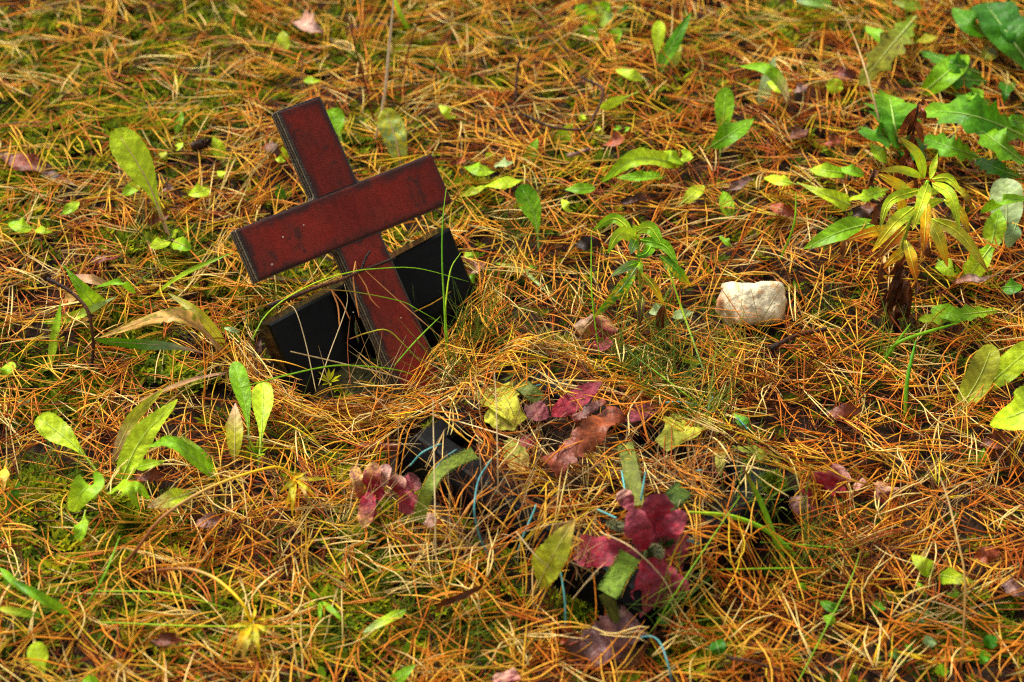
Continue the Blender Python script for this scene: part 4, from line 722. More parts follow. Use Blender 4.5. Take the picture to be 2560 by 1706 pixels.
DL = [((2250, 600), (2170, 556), 22), ((2225, 490), (2176, 560), 22), ((2185, 425), (2165, 470), 18), ((2262, 640), (2218, 690), 24), ((2256, 660), (2214, 750), 26), ((2258, 690), (2206, 800), 24), ((2264, 700), (2236, 780), 26), ((2272, 700), (2266, 800), 22), ((2240, 650), (2192, 700), 20), ((2310, 600), (2328, 645), 28), ((2232, 720), (2186, 800), 22),
      ((2236, 760), (2206, 830), 24), ((2250, 740), (2226, 826), 24), ((2262, 760), (2262, 806), 16), ((2236, 700), (2228, 776), 26), ((2210, 640), (2190, 720), 18), ((2290, 700), (2288, 745), 16), ((2242, 800), (2228, 880), 22), ((2222, 800), (2196, 880), 20), ((2112, 600), (2106, 640), 18), ((2226, 840), (2240, 900), 18)]
for b, t, wd in DL:
    c = rnd.choice([('brown', 'dkbrown', 'brown'), ('rust', 'brown', 'dkbrown'), ('tan', 'brown', 'dkbrown'), ('dkbrown', 'dkbrown', 'brown')]); stalk_leaf(W, wil, worg, b, t, wd, c, d=(0, rnd.uniform(.0, .02), rnd.uniform(-.005, .02)), mat=M_dead, curl=rnd.uniform(.5, 1.4), wavy=.2, roll=rnd.uniform(-1.2, 1.2))
W2 = Stalk(2216, 640, .25); w2o = W2.b
dst = empty('dried_stalk', w2o, 'dead brown stalk with shrivelled hanging leaves behind the willowherb', 'plant')
stem(dst, w2o, [W2.pt(2222, 660), W2.pt(2262, 430), W2.pt(2284, 330), W2.pt(2296, 258)], .0018, .001, ('dkbrown', 'char'), mat=M_twig)
for b, t, wd in [((2290, 270), (2252, 345), 20), ((2294, 262), (2312, 310), 14), ((2290, 285), (2268, 340), 18), ((2288, 300), (2306, 360), 18), ((2284, 330), (2256, 400), 20), ((2282, 345), (2302, 410), 20), ((2274, 370), (2240, 440), 20), ((2270, 390), (2290, 450), 18), ((2266, 410), (2226, 470), 20), ((2262, 430), (2246, 500), 22), ((2256, 450), (2222, 520), 20), ((2250, 480), (2262, 540), 18), ((2244, 520), (2216, 580), 18), ((2296, 260), (2320, 262), 10), ((2270, 380), (2296, 500), 16), ((2240, 540), (2230, 600), 18)]:
    stalk_leaf(W2, dst, w2o, b, t, wd, rnd.choice([('rust', 'brown', 'rust'), ('brown', 'rust', 'brown'), ('brown', 'dkbrown')]), d=(0, rnd.uniform(-.004, .012), rnd.uniform(-.004, .012)), mat=M_dead, curl=rnd.uniform(.6, 1.5), wavy=.15, roll=rnd.uniform(-1, 1))
Q = Stalk(1594, 852, .35); qo = Q.b
spr = empty('goldenrod_sprig', qo, 'small green sprig with arching leaves and yellow-blotched lower leaves left of the stone', 'plant')
stem(spr, qo, [Q.pt(1594, 855), Q.pt(1600, 740), Q.pt(1598, 655), Q.pt(1594, 590)], .0016, .0011, ('brown', 'olive', 'mid'))
for b, t, wd, cs, mid, d, kw in [((1583, 584), (1480, 577), 27, ('bright', 'mid', 'mid'), (1535, 546), (0, -.01, -.012), {}), ((1590, 593), (1519, 634), 36, ('bright', 'bright', 'mid'), (1548, 586), (0, .03, .04), {}), ((1590, 579), (1657, 614), 34, ('bright', 'mid', 'mid'), (1624, 570), (0, .0, .01), {}), ((1588, 602), (1576, 636), 32, ('mid', 'sage'), None, (0, .02, .03), {}),
        ((1630, 612), (1586, 642), 28, ('mid', 'dark'), (1614, 634), (.0, .03, .035), {}), ((1600, 600), (1695, 662), 29, ('mid', 'mid', 'mid'), (1660, 614), (0, .01, .02), {}), ((1650, 640), (1728, 716), 38, ('dark', 'dark', 'mid', 'gold'), None, (.01, .02, .02), dict(ragged=.5, blot=('gold', .66, .25))), ((1596, 656), (1526, 692), 24, ('mid', 'sage', 'pale'), None, (0, .02, .03), {}),
        ((1597, 656), (1605, 686), 20, ('bright', 'mid'), None, (0, .02, .025), {}), ((1592, 668), (1482, 796), 36, ('sage', 'mid', 'dark', 'dark', 'mid'), (1545, 730), (0, .03, .04), dict(ragged=.35, blot=('gold', .58, .22), n=36)), ((1574, 692), (1566, 734), 20, ('mid', 'mid'), None, (.01, .02, .02), {}), ((1602, 680), (1662, 768), 24, ('gold', 'olive', 'gold', 'gold'), (1634, 716), (0, .015, .02), dict(ragged=.4)),
        ((1660, 762), (1652, 830), 30, ('brown', 'dkbrown', 'dkbrown'), None, (.02, .018, .01), dict(curl=.8)), ((1608, 742), (1600, 812), 22, ('olive', 'purple', 'dkbrown'), None, (0, .012, .012), dict(curl=.8)), ((1590, 582), (1586, 562), 18, ('bright', 'bright'), None, (0, 0, 0), {}), ((1592, 596), (1600, 584), 14, ('bright', 'chart'), None, (0, .01, .01), {})]:
    kw.setdefault('fold', .25); stalk_leaf(Q, spr, qo, b, t, wd, cs, mid=mid, d=d, teeth=.05, **kw)

# yellow withered stems, lower left of centre
def yellow_weed(label, pts, hs, clump, leaves):
    P = path(pts, hs); org = P[0]; r = empty('withered_weed', org, label, 'plant'); stem(r, org, P, .0016, .0011, ('dkbrown', 'brown', 'tan', 'gold', 'gold'), n=24)
    for (b, t, wd, c) in leaves: put_leaf(lf(b, t, wd, 'lance', c, h=(.03, .036, .022), wavy=.2, fold=.3), r, org, None, 'leaf', False)
ye, yo = ('gold', 'yel', 'gold'), ('yel', 'tan', 'olive')
yellow_weed('long yellow withered stem arching over the needles with a limp leaf tuft', [(294, 1433), (345, 1370), (408, 1292), (530, 1217), (685, 1168), (734, 1194)], [.01, .03, .05, .06, .055, .035], None,
    [((734, 1194), (770, 1180), 12, ye), ((734, 1194), (796, 1200), 10, yo), ((736, 1198), (730, 1290), 14, ye), ((740, 1196), (700, 1232), 12, ye), ((740, 1200), (790, 1240), 10, ye), ((745, 1205), (780, 1265), 10, yo), ((735, 1200), (716, 1270), 12, ye), ((745, 1200), (830, 1196), 9, ye)])
yellow_weed('yellow withered stem ending in pale yellow drooping leaves, bottom left', [(359, 1433), (420, 1424), (481, 1425), (543, 1450), (604, 1507), (628, 1556)], [.012, .03, .045, .05, .05, .035], None,
    [((626, 1556), (570, 1570), 12, ye), ((628, 1558), (584, 1640), 26, ('yel', 'gold', 'tan')), ((632, 1560), (604, 1652), 20, ('gold', 'yel', 'tan')), ((636, 1560), (650, 1650), 14, ye), ((636, 1560), (690, 1590), 12, ye), ((630, 1556), (640, 1520), 12, ye), ((626, 1550), (612, 1526), 10, ye), ((640, 1566), (720, 1600), 10, yo), ((630, 1570), (560, 1610), 12, yo), ((640, 1550), (690, 1540), 8, ye), ((634, 1565), (630, 1640), 16, ('pale', 'yel', 'tan'))])

# ------------------------------------------------------------------ wreath parts: flowers, ribbons, wires, cloth leaves
def hw(px, py, h): return hit(px, py, h)
CR, CRD = ('mauve', 'crimson', 'crimson', 'mauve'), ('red', 'crimson', 'mauve')
def petal(parent, b, t, wd, cols, h, kind='petal', **kw):
    P = [hit(*b, h[0]), hit((b[0]+t[0])/2, (b[1]+t[1])/2, h[1]), hit(*t, h[2])]; SEED[0] += 1
    kw.setdefault('wavy', .17); kw.setdefault('fold', .14); kw.setdefault('edge', .45); kw.setdefault('scal', .14); kw.setdefault('nt', 4); wd = wd*1.3; kw.setdefault('face', (rnd.uniform(-.3, .3), -.6, .75)); kw.setdefault('pucker', .03)
    V, F, K, C, N = leaf_geo(P, wd*mpp(P[0]), kind, cols, seed=SEED[0], blot=('mauve', .58, .3) if 'crimson' in cols or 'red' in cols else None, n=36, m=5, **kw)
    return obj('petal', mesh('petal', V-wr_base, F, M_fabric, K), parent)
def fuzzy(parent, P, r, col, n=260, name='fuzzy_bud'):
    g = np.random.default_rng(SEED[0]); SEED[0] += 1; C = curve(P, 40); T, Sd, N = frames(C, np.array([0, -.5, .8])); i = g.integers(0, 40, n); a = g.uniform(0, 6.28, n); tt = i/39; rr = r*np.sin(math.pi*np.clip(tt*.9+.08, 0, 1))**.6
    d = np.cos(a)[:, None]*Sd[i]+np.sin(a)[:, None]*N[i]; q0 = C[i]; q1 = q0+d*(rr*.7)[:, None]; q2 = q0+(d*1.0+T[i]*.5)*(rr*1.25)[:, None]; Pn = np.stack([q0, q1, q2], 1); R = np.tile([.0006, .0004, .0001], (n, 1)); c = G(col)*g.uniform(.6, 1.3, n)[:, None]
    me = strands(name, Pn-wr_base, R, np.repeat(c[:, None], 3, 1)*np.array([.5, 1, 1.25])[None, :, None], M_fabric); return obj(name, me, parent)
heart = hit(1628, 1372, .035)
fl = obj('flower', None, wreath); bpy.data.objects.remove(fl)
V_, F_ = tube([heart-[0, 0, .03], heart, heart+[0, -.002, .006]], [.004, .007, .002], 8, 7); fl = obj('flower', mesh('flower', V_-wr_base, F_, M_fabric, np.tile(lin(60, 74, 34), (len(V_), 1))), wreath); fl['label'] = 'large burgundy cloth flower with crinkled petals'
for b, t, wd, c, h in [((1631, 1356), (1644, 1234), 66, CR, (.03, .05, .075)), ((1609, 1376), (1585, 1272), 54, CRD, (.035, .065, .08)), ((1598, 1388), (1437, 1376), 64, CR, (.035, .06, .04)), ((1634, 1362), (1712, 1280), 44, CR, (.035, .055, .06)), ((1655, 1354), (1723, 1358), 38, CR, (.03, .045, .04)), ((1655, 1374), (1720, 1382), 30, CR, (.03, .045, .04)),
        ((1624, 1396), (1662, 1520), 112, ('red', 'crimson', 'mauve', 'mauve'), (.04, .045, .02)), ((1640, 1390), (1708, 1420), 62, CR, (.035, .04, .03)), ((1580, 1275), (1552, 1226), 34, ('mauve', 'mauve', 'pink'), (.04, .045, .05))]: petal(fl, b, t, wd, c, h)
fuzzy(fl, [hit(1518, 1308, .05), hit(1545, 1314, .056), hit(1566, 1328, .05)], .0042, lin(140, 140, 96)); fuzzy(fl, [hit(1634, 1362, .05), hit(1645, 1378, .06), hit(1652, 1394, .055)], .0040, lin(140, 140, 96)); fuzzy(fl, [hit(1660, 1340, .04), hit(1668, 1360, .045)], .006, lin(56, 88, 22), 200, 'green_centre')
def small_flower(c, label, petals):
    p = hit(*c, .012); V_, F_ = tube([p-[0, 0, .012], p, p+[0, 0, .004]], [.003, .005, .002], 6, 6); f = obj('flower', mesh('flower', V_-wr_base, F_, M_fabric, np.tile(lin(70, 30, 30), (len(V_), 1))), wreath); f['label'] = label
    for b, t, wd, cs, h in petals: petal(f, b, t, wd*1.15, cs, h, scal=.05)
small_flower((935, 1225), 'crumpled red cloth flower left of the tray', [((925, 1236), (934, 1155), 30, ('red', 'red', 'tan'), (.02, .04, .05)), ((927, 1222), (908, 1320), 27, ('red', 'crimson', 'tan'), (.03, .03, .022)), ((902, 1246), (887, 1166), 24, ('red', 'tan', 'tan'), (.02, .035, .04)), ((948, 1215), (966, 1160), 30, ('crimson', 'pink', 'grey'), (.02, .04, .045)),
    ((985, 1228), (1000, 1188), 36, ('red', 'crimson', 'pink'), (.02, .034, .04)), ((1010, 1222), (1048, 1196), 36, ('mauve', 'mauve', 'purple'), (.02, .03, .035)), ((1005, 1282), (1038, 1236), 42, ('mauve', 'crimson', 'mauve'), (.02, .028, .03)), ((940, 1240), (955, 1215), 30, ('red',), (.02, .03, .035)), ((925, 1270), (934, 1300), 20, ('red',), (.02, .022, .02)), ((1060, 1290), (1090, 1310), 24, ('grey', 'pink'), (.02, .024, .022))])
small_flower((2050, 1230), 'small crumpled crimson cloth flower right of the tray', [((2045, 1232), (2066, 1185), 52, ('red', 'red', 'crimson'), (.02, .035, .045)), ((2072, 1215), (2112, 1170), 42, ('red', 'crimson', 'pink'), (.02, .034, .04)), ((2036, 1236), (2018, 1200), 36, ('red', 'red'), (.02, .03, .03)), ((2010, 1290), (1990, 1240), 34, ('mauve', 'grey'), (.02, .026, .028)), ((2216, 1255), (2210, 1205), 44, ('crimson', 'pink', 'tan'), (.02, .03, .03)), ((2040, 1250), (2000, 1270), 30, ('red', 'mauve'), (.02, .024, .02)), ((2100, 1210), (2090, 1240), 24, ('red',), (.025, .026, .02)), ((2160, 1225), (2145, 1205), 26, ('mauve', 'pink'), (.02, .024, .022))])
small_flower((1495, 835), 'half-buried faded red and tan cloth petals behind the tray', [((1490, 850), (1520, 795), 46, ('red', 'crimson', 'tan'), (.018, .03, .032)), ((1480, 830), (1450, 800), 40, ('tan', 'grey'), (.018, .026, .026)), ((1505, 850), (1500, 880), 40, ('red', 'mauve'), (.02, .022, .02))])
small_flower((1270, 1712), 'scrap of pink cloth petal at the bottom edge', [((1275, 1722), (1258, 1682), 46, ('crimson', 'pink'), (.02, .03, .03))])
def cloth_leaf(b, t, wd, cols, h, label=None, **kw):
    P = [hit(*b, h[0]), hit((b[0]+t[0])/2, (b[1]+t[1])/2, h[1]), hit(*t, h[2])]; SEED[0] += 1; kw.setdefault('scal', .14); kw.setdefault('nt', 4); h = tuple(q+.006 for q in h); kw.setdefault('face', (rnd.uniform(-.2, .2), -.35, .9))
    V, F, K, C, N = leaf_geo(P, wd*mpp(P[0]), kw.pop('kind', 'petal'), cols, seed=SEED[0], n=30, m=4, wavy=.08, fold=.08, pucker=.04, **kw); o = obj('cloth_leaf', mesh('cloth_leaf', V-wr_base, F, M_fabric, K), wreath)
    if label: o['label'] = label
    return o
yl = ('olive', 'yel', 'yel')
cloth_leaf((1302, 1058), (1222, 965), 104, ('yel', 'yel', 'chart', 'olive'), (.022, .03, .03), 'yellow scalloped cloth leaf'); cloth_leaf((1290, 1070), (1216, 1030), 60, yl, (.02, .024, .024)); cloth_leaf((1652, 1116), (1738, 1040), 118, ('olive', 'yel', 'olive'), (.022, .028, .028), 'olive scalloped cloth leaf'); cloth_leaf((1760, 1105), (1766, 1030), 36, yl, (.024, .034, .03), kind='ov')
cloth_leaf((1270, 1100), (1310, 1180), 60, ('olive', 'olive', 'tan'), (.018, .022, .018)); cloth_leaf((1380, 1040), (1505, 955), 62, ('red', 'crimson', 'mauve'), (.02, .028, .04), 'dark red cloth leaf', kind='lance'); cloth_leaf((1550, 1060), (1640, 1010), 70, ('mauve', 'mauve', 'purple'), (.02, .026, .03), kind='ov'); cloth_leaf((1380, 1045), (1312, 1012), 62, ('mauve', 'purple'), (.018, .024, .022), kind='ov')
cloth_leaf((1340, 1110), (1300, 1100), 40, ('red', 'mauve'), (.018, .02, .018)); cloth_leaf((1958, 1150), (1828, 1114), 38, ('olive', 'chart', 'olive'), (.03, .04, .03), kind='lance', scal=0); cloth_leaf((1885, 1080), (1836, 1034), 30, ('dark', 'dark', 'mid'), (.022, .03, .026), kind='ov', scal=0); cloth_leaf((1800, 1190), (1800, 1100), 36, ('olive', 'tan'), (.02, .026, .024), kind='lance')
def ribbon(pts, hs, wd, cols, face=(0, -.5, .85), roll=0):
    P = path(pts, hs); SEED[0] += 1; V, F, K, C, N = leaf_geo(P, wd*mpp(P[0]), 'strip', cols, face=face, fold=.05, wavy=.05, ragged=.10, seed=SEED[0], n=34, m=3, roll=roll)
    o = obj('ribbon', mesh('ribbon', V-wr_base, F, M_fabric, K), wreath)
    g = np.random.default_rng(SEED[0]); T, Sd, N = frames(C, np.asarray(face, float)); n = 300; i = g.integers(0, len(C), n); s = np.where(g.random(n) < .5, -1, 1)*wd*mpp(P[0])*.48; q = C[i]+Sd[i]*s[:, None]
    q2 = q+Sd[i]*(np.sign(s)*g.uniform(.0008, .0022, n))[:, None]+T[i]*g.normal(0, .0008, n)[:, None]+N[i]*g.normal(0, .0006, n)[:, None]; c = np.tile(G(cols[0]), (n, 1))*g.uniform(.8, 1.5, n)[:, None]
    obj('fringe', strands('fringe', np.stack([q, (q+q2)/2, q2], 1)-wr_base, np.tile([.0003, .00022, .0001], (n, 1)), np.repeat(c[:, None], 3, 1), M_fabric), o)
rb = (lin(112, 130, 40), lin(124, 140, 44), lin(104, 124, 40))
ribbon([(1186, 1132), (1112, 1168), (1070, 1226), (1046, 1306)], [.04, .062, .055, .02], 32, rb); ribbon([(1576, 1388), (1545, 1440), (1518, 1486)], [.06, .062, .06], 50, (lin(112, 142, 40), lin(126, 156, 48), lin(108, 134, 40)))
ribbon([(1511, 1482), (1530, 1520), (1556, 1580)], [.06, .045, .02], 24, (lin(86, 92, 26), lin(80, 84, 24)), roll=.5); ribbon([(1562, 1108), (1578, 1180), (1592, 1264)], [.024, .03, .03], 42, (lin(106, 116, 36), lin(112, 120, 40))); ribbon([(1270, 942), (1310, 968), (1350, 1000)], [.022, .03, .026], 36, (lin(104, 116, 40), lin(96, 110, 40)))
ribbon([(1660, 1270), (1690, 1240), (1712, 1222)], [.03, .036, .03], 46, (lin(70, 96, 36), lin(84, 108, 38)))
wc = [lin(84, 160, 158), lin(60, 128, 130), lin(92, 168, 162)]
for pts, h in [([(1228, 1150), (1198, 1196), (1187, 1250), (1187, 1292), (1202, 1350), (1226, 1396)], (.05, .065, .06, .05, .03, .016)), ([(1142, 1124), (1108, 1148), (1082, 1182)], (.05, .056, .048)), ([(1102, 1110), (1056, 1132), (1024, 1166)], (.05, .055, .04)), ([(1340, 1262), (1334, 1280), (1309, 1338), (1288, 1400)], (.05, .055, .045, .016)), ([(1554, 1178), (1562, 1224)], (.04, .045)),
               ([(1614, 1180), (1608, 1215), (1602, 1252)], (.04, .045, .04)), ([(1494, 1274), (1541, 1296)], (.04, .05)), ([(1514, 1408), (1524, 1448)], (.055, .05)), ([(1400, 1418), (1412, 1500), (1414, 1570)], (.05, .035, .016)), ([(1576, 1604), (1603, 1594), (1631, 1592), (1653, 1612), (1670, 1662), (1679, 1704)], (.018, .03, .034, .034, .03, .02)), ([(1632, 1010), (1698, 1005), (1744, 1014)], (.024, .032, .026)),
               ([(1782, 992), (1766, 1032)], (.036, .03)), ([(1718, 1352), (1750, 1362)], (.045, .04)), ([(1740, 1178), (1754, 1176)], (.03, .03)), ([(1330, 968), (1352, 962)], (.026, .026)), ([(1842, 1044), (1870, 1074)], (.032, .03))]:
    P = path(pts, h); V, F = tube(P, [.0007, .0009, .0008], 16, 6); obj('wire', mesh('wire', V-wr_base, F, M_wire, np.tile(rnd.choice(wc), (len(V), 1))), wreath)
g_ = np.random.default_rng(5); mcn = hit(1934, 1208, .036)     # moss cushion on the tray
d_ = unit(g_.normal(0, 1, (420, 3))*[1, .8, .9]+[0, 0, .3]); mp = np.stack([mcn+d_*.003, mcn+d_*.008*g_.uniform(.7, 1, (420, 1)), mcn+d_*.0125*g_.uniform(.7, 1.1, (420, 1))], 1)
mo = obj('moss_cushion', strands('moss_cushion', mp-mcn, np.tile([.0012, .0008, .0002], (420, 1)), np.repeat((lin(120, 140, 26)*g_.uniform(.5, 1.3, (420, 1)))[:, None], 3, 1)*np.array([.5, .9, 1.2])[None, :, None], M_moss), None, mcn); tag(mo, 'round green moss cushion growing on the black tray rim', 'moss')

# ------------------------------------------------------------------ dead leaves, bark, cone, twigs
def dead(name, label, b, t, wd, cols, h=(.018, .026, .02), cat='dead leaf', kind='ov', **kw):
    kw.setdefault('curl', rnd.uniform(-.3, .9)); kw.setdefault('wavy', rnd.uniform(.15, .32)); kw.setdefault('ragged', .28); kw.setdefault('pucker', .06); kw.setdefault('roll', rnd.uniform(-.9, .9)); h = tuple(q-.005 for q in h) if kind in ('ov', 'lance') else h; P = [hit(*b, h[0]), hit((b[0]+t[0])/2, (b[1]+t[1])/2, h[1]), hit(*t, h[2])]; SEED[0] += 1
    V, F, K, C, N = leaf_geo(P, wd*mpp(P[0]), kind, cols, seed=SEED[0], face=kw.pop('face', (rnd.uniform(-.3, .3), -.4, .85)), **kw); o = add(name, V, F, M_dead, K, None, P[0]); tag(o, label, cat); return o
dl = 'fallen_leaf'
dead(dl, 'pinkish grey curled dead leaf near the top left of the cross', (735, 52), (812, 84), 62, ('grey', 'pink', 'grey'), (.02, .034, .024)); dead(dl, 'long brown crumpled dead leaf at the left edge', (0, 385), (185, 462), 56, ('purple', 'redbrown', 'dkbrown', 'purple'), (.016, .019, .016), kind='lance')
dead(dl, 'dark maroon dead leaf touching the upper left of the cross', (664, 362), (705, 384), 42, ('purple', 'dkbrown')); dead(dl, 'small grey dead leaf right of the tall pale leaf', (406, 476), (430, 462), 26, ('grey', 'purple')); dead(dl, 'brown dead leaf at the tall pale leaf stalk', (360, 570), (420, 535), 34, ('redbrown', 'brown'))
dead(dl, 'orange-brown dead leaf behind the twig, top centre', (1490, 372), (1590, 338), 40, ('rust', 'rust', 'brown'), (.02, .034, .026)); dead(dl, 'dark curled dead leaf below the arching toothed leaves', (1545, 510), (1625, 500), 40, ('char', 'dkbrown', 'purple')); dead(dl, 'red-brown dead leaf beside the right arm of the cross', (1112, 420), (1190, 388), 26, ('redbrown', 'rust'))
dead(dl, 'black rotten leaf left of the small sprig', (1430, 610), (1505, 606), 40, ('char', 'char')); dead(dl, 'tan shiny curled dead leaf at the right edge of the slab', (1162, 682), (1212, 655), 40, ('rust', 'pink', 'rust'), (.022, .036, .03)); dead(dl, 'brown dead leaf in the needle heap right of the cross foot', (1140, 815), (1195, 770), 36, ('brown', 'purple', 'rust'), (.02, .032, .028)); dead(dl, 'flat brown dead leaf right of the cross foot', (1195, 822), (1290, 790), 40, ('redbrown', 'brown'))
dead(dl, 'grey shiny dead leaf among needles below the spreading leaf pair', (1812, 480), (1884, 448), 34, ('grey', 'purple', 'grey')); dead(dl, 'red-brown dead leaf above the stone', (1920, 512), (1996, 540), 40, ('redbrown', 'rust', 'redbrown')); dead(dl, 'dark brown rolled leaf left of the willowherb', (2122, 545), (2190, 510), 46, ('char', 'dkbrown', 'rust')); dead(dl, 'brick-red dead leaf upper right', (2050, 362), (2104, 346), 34, ('rust', 'redbrown')); dead(dl, 'brown dead leaf left of the brick-red one', (1960, 350), (2022, 322), 40, ('brown', 'purple'))
dead(dl, 'brown leaf under the round bright leaf, upper right', (2080, 180), (2142, 196), 44, ('redbrown', 'purple')); dead(dl, 'grey-brown leaf under the pale upturned leaf', (1978, 236), (2020, 210), 26, ('grey', 'purple')); dead(dl, 'curled brown leaf right of the willowherb foot', (2380, 705), (2500, 690), 30, ('brown', 'grey', 'brown'), (.02, .034, .026), kind='lance'); dead(dl, 'shiny dark brown leaf below the willowherb', (2050, 1035), (2160, 1025), 44, ('dkbrown', 'redbrown', 'dkbrown')); dead(dl, 'dark leaf under the big oval leaf at the right edge', (2440, 1112), (2530, 1100), 50, ('dkbrown', 'redbrown'))
dead(dl, 'rust leaf at the right edge, low', (2425, 1404), (2500, 1372), 50, ('rust', 'redbrown')); dead(dl, 'brown leaf left of the two plain oval leaves', (2205, 1425), (2275, 1436), 36, ('redbrown', 'brown')); dead(dl, 'purplish leaf at the right edge near the bottom', (2510, 1450), (2565, 1490), 50, ('purple', 'grey')); dead(dl, 'shiny wet brown leaf between the yellow withered stems', (480, 1312), (560, 1298), 44, ('brown', 'grey', 'brown')); dead(dl, 'brown leaf near the bottom left', (370, 1604), (470, 1600), 40, ('dkbrown', 'redbrown'))
dead(dl, 'brown leaf under the puckered leaf rosette', (325, 1182), (410, 1190), 50, ('dkbrown', 'redbrown')); dead(dl, 'large purplish brown leaf below the front corner of the tray', (1440, 1654), (1592, 1548), 122, ('dkbrown', 'purple', 'purple', 'purple'), (.012, .024, .030), pucker=.07, kind='strip', roll=.2, curl=-.2); dead(dl, 'rust leaf left of the large purplish leaf', (1400, 1600), (1450, 1590), 60, ('rust', 'redbrown')); dead(dl, 'dark curled strip of leaf in front of the tray', (1092, 1522), (1212, 1460), 24, ('brown', 'dkbrown', 'brown'), (.02, .045, .03), kind='lance', curl=1.2)
dead(dl, 'dull leaf at the left corner of the slab', (640, 905), (652, 850), 34, ('purple', 'grey'), (.01, .02, .026)); dead(dl, 'brown leaf at the far left above the arching blade', (220, 655), (300, 640), 30, ('purple', 'redbrown')); dead(dl, 'small tan leaf near the red cloth flower', (1060, 1300), (1085, 1290), 26, ('tan', 'pink')); dead(dl, 'withered tan blade at the left edge, low', (6, 1240), (14, 1150), 24, ('tan', 'gold', 'brown'), (.02, .036, .03), kind='lance')
bk = 'bark_flake'
dead(bk, 'long red-brown flake of pine bark lying in the wreath', (1376, 1172), (1548, 1022), 78, ('redbrown', 'redbrown', 'rust', 'redbrown'), (.03, .036, .034), 'bark', 'strip', ragged=.35, curl=-.35, n=34, roll=.1); dead(bk, 'smaller bark strip along the upper edge of the long flake', (1432, 1050), (1512, 1000), 34, ('redbrown', 'purple', 'redbrown'), (.036, .042, .042), 'bark', 'strip', ragged=.5, curl=-.4, roll=.1); dead(bk, 'wet brown wood chip left of the tray corner', (898, 1112), (1002, 1122), 30, ('dkbrown', 'redbrown', 'redbrown'), (.02, .026, .026), 'bark', 'strip', ragged=.4, curl=-.6)
def cone(px, py, label):
    c = hit(px, py, .022); g = np.random.default_rng(3); V, F, K = [], [], []; ax = unit(np.array([1, .3, .1])); b1 = unit(np.cross(ax, [0, 0, 1])); b2 = np.cross(ax, b1)
    r = empty('pine_cone', c, label, 'pine cone'); Vc, Fc_ = tube([c-ax*.010, c, c+ax*.010], [.004, .006, .002], 8, 8); obj('core', mesh('core', Vc-c, Fc_, M_twig, np.tile(lin(60, 40, 28), (len(Vc), 1))), r)
    for i in range(34):
        t = i/34; a = i*2.4; d = math.cos(a)*b1+math.sin(a)*b2; p = c+ax*(-.010+.02*t); L = .006*math.sin(math.pi*(t*.8+.15)); s = np.cross(ax, d)*.0028; q = p+d*(.003+L)+ax*.003
        Vq = np.array([p-s*.5, p+s*.5, q+s, q+d*.001, q-s, (p+q)/2+ax*.0012]); obj('scale', mesh('scale', Vq-c, [(0, 1, 5), (1, 2, 5), (2, 3, 5), (3, 4, 5), (4, 0, 5)], M_twig, np.tile(lin(72, 44, 34)*g.uniform(.6, 1.3), (6, 1))), r)
cone(502, 362, 'small dark closed pine cone above the cross left arm')
def twig(label, pts, hs, r0, r1, side=None, plane=None, cols=('char', 'dkbrown', 'char')):
    P = np.array([onplane(x, y, CC+CN*h, CN) for (x, y), h in zip(pts, hs)]) if plane else path(pts, hs)
    V, F = tube(P, [r0, (r0+r1)/2, r1], 40, 6, 1, .35); o = add('twig', V, F, M_twig, grad(40, 6, [G(c) for c in cols]), None, P[0]); tag(o, label, 'twig')
    if side:
        Q_ = np.array([onplane(x, y, CC+CN*h, CN) for (x, y), h in side]); V, F = tube(Q_, [r1, r1*.8], 12, 5, 1, .4); s = obj('side_shoot', mesh('side_shoot', V-P[0], F, M_twig, np.tile(G('char'), (len(V), 1))), o)
twig('thin dark twig hanging across the cross shaft with a short side shoot', [(672, 766), (734, 742), (793, 719), (855, 699), (900, 679), (951, 660), (988, 645)], [.012, .012, .01, .006, .0035, .0035, .004], .0022, .0014, [((903, 676), .0035), ((914, 646), .004), ((926, 628), .005)], True)
twig('end of dark twig sticking out right of the slab', [(1140, 628), (1190, 627), (1236, 625)], [.03, .03, .028], .0015, .001); twig('bare dark bent twig standing at the left', [(226, 932), (233, 877), (230, 824), (216, 771), (171, 726), (118, 697)], [.012, .03, .05, .065, .072, .075], .0014, .0019)
twig('forked dark twig lying near the top centre', [(1311, 288), (1380, 318), (1462, 322), (1488, 284), (1504, 250), (1504, 220), (1454, 194)], [.03, .026, .026, .03, .034, .036, .03], .0016, .0014); twig('upright dark stub of twig, top centre', [(1290, 250), (1292, 190), (1300, 140)], [.015, .03, .045], .0018, .0012); twig('short thick dark twig right of the stone', [(1926, 872), (1990, 840), (2070, 822)], [.02, .022, .02], .0028, .0018)
twig('blackish twig under the beam behind the slab', [(640, 690), (700, 702), (790, 708)], [.012, .012, .01], .004, .003); twig('dark twig on the floor at lower right', [(1816, 1645), (1880, 1655), (1960, 1680)], [.02, .024, .02], .0014, .001); twig('dark branchlet in needles right of the crimson cloth flower', [(2190, 1400), (2260, 1365), (2330, 1355)], [.02, .024, .022], .0022, .0014); twig('grey bit of stick below the dark twig, top centre', [(1418, 390), (1445, 384), (1475, 372)], [.022, .022, .022], .0026, .002, cols=('grey', 'purple'))

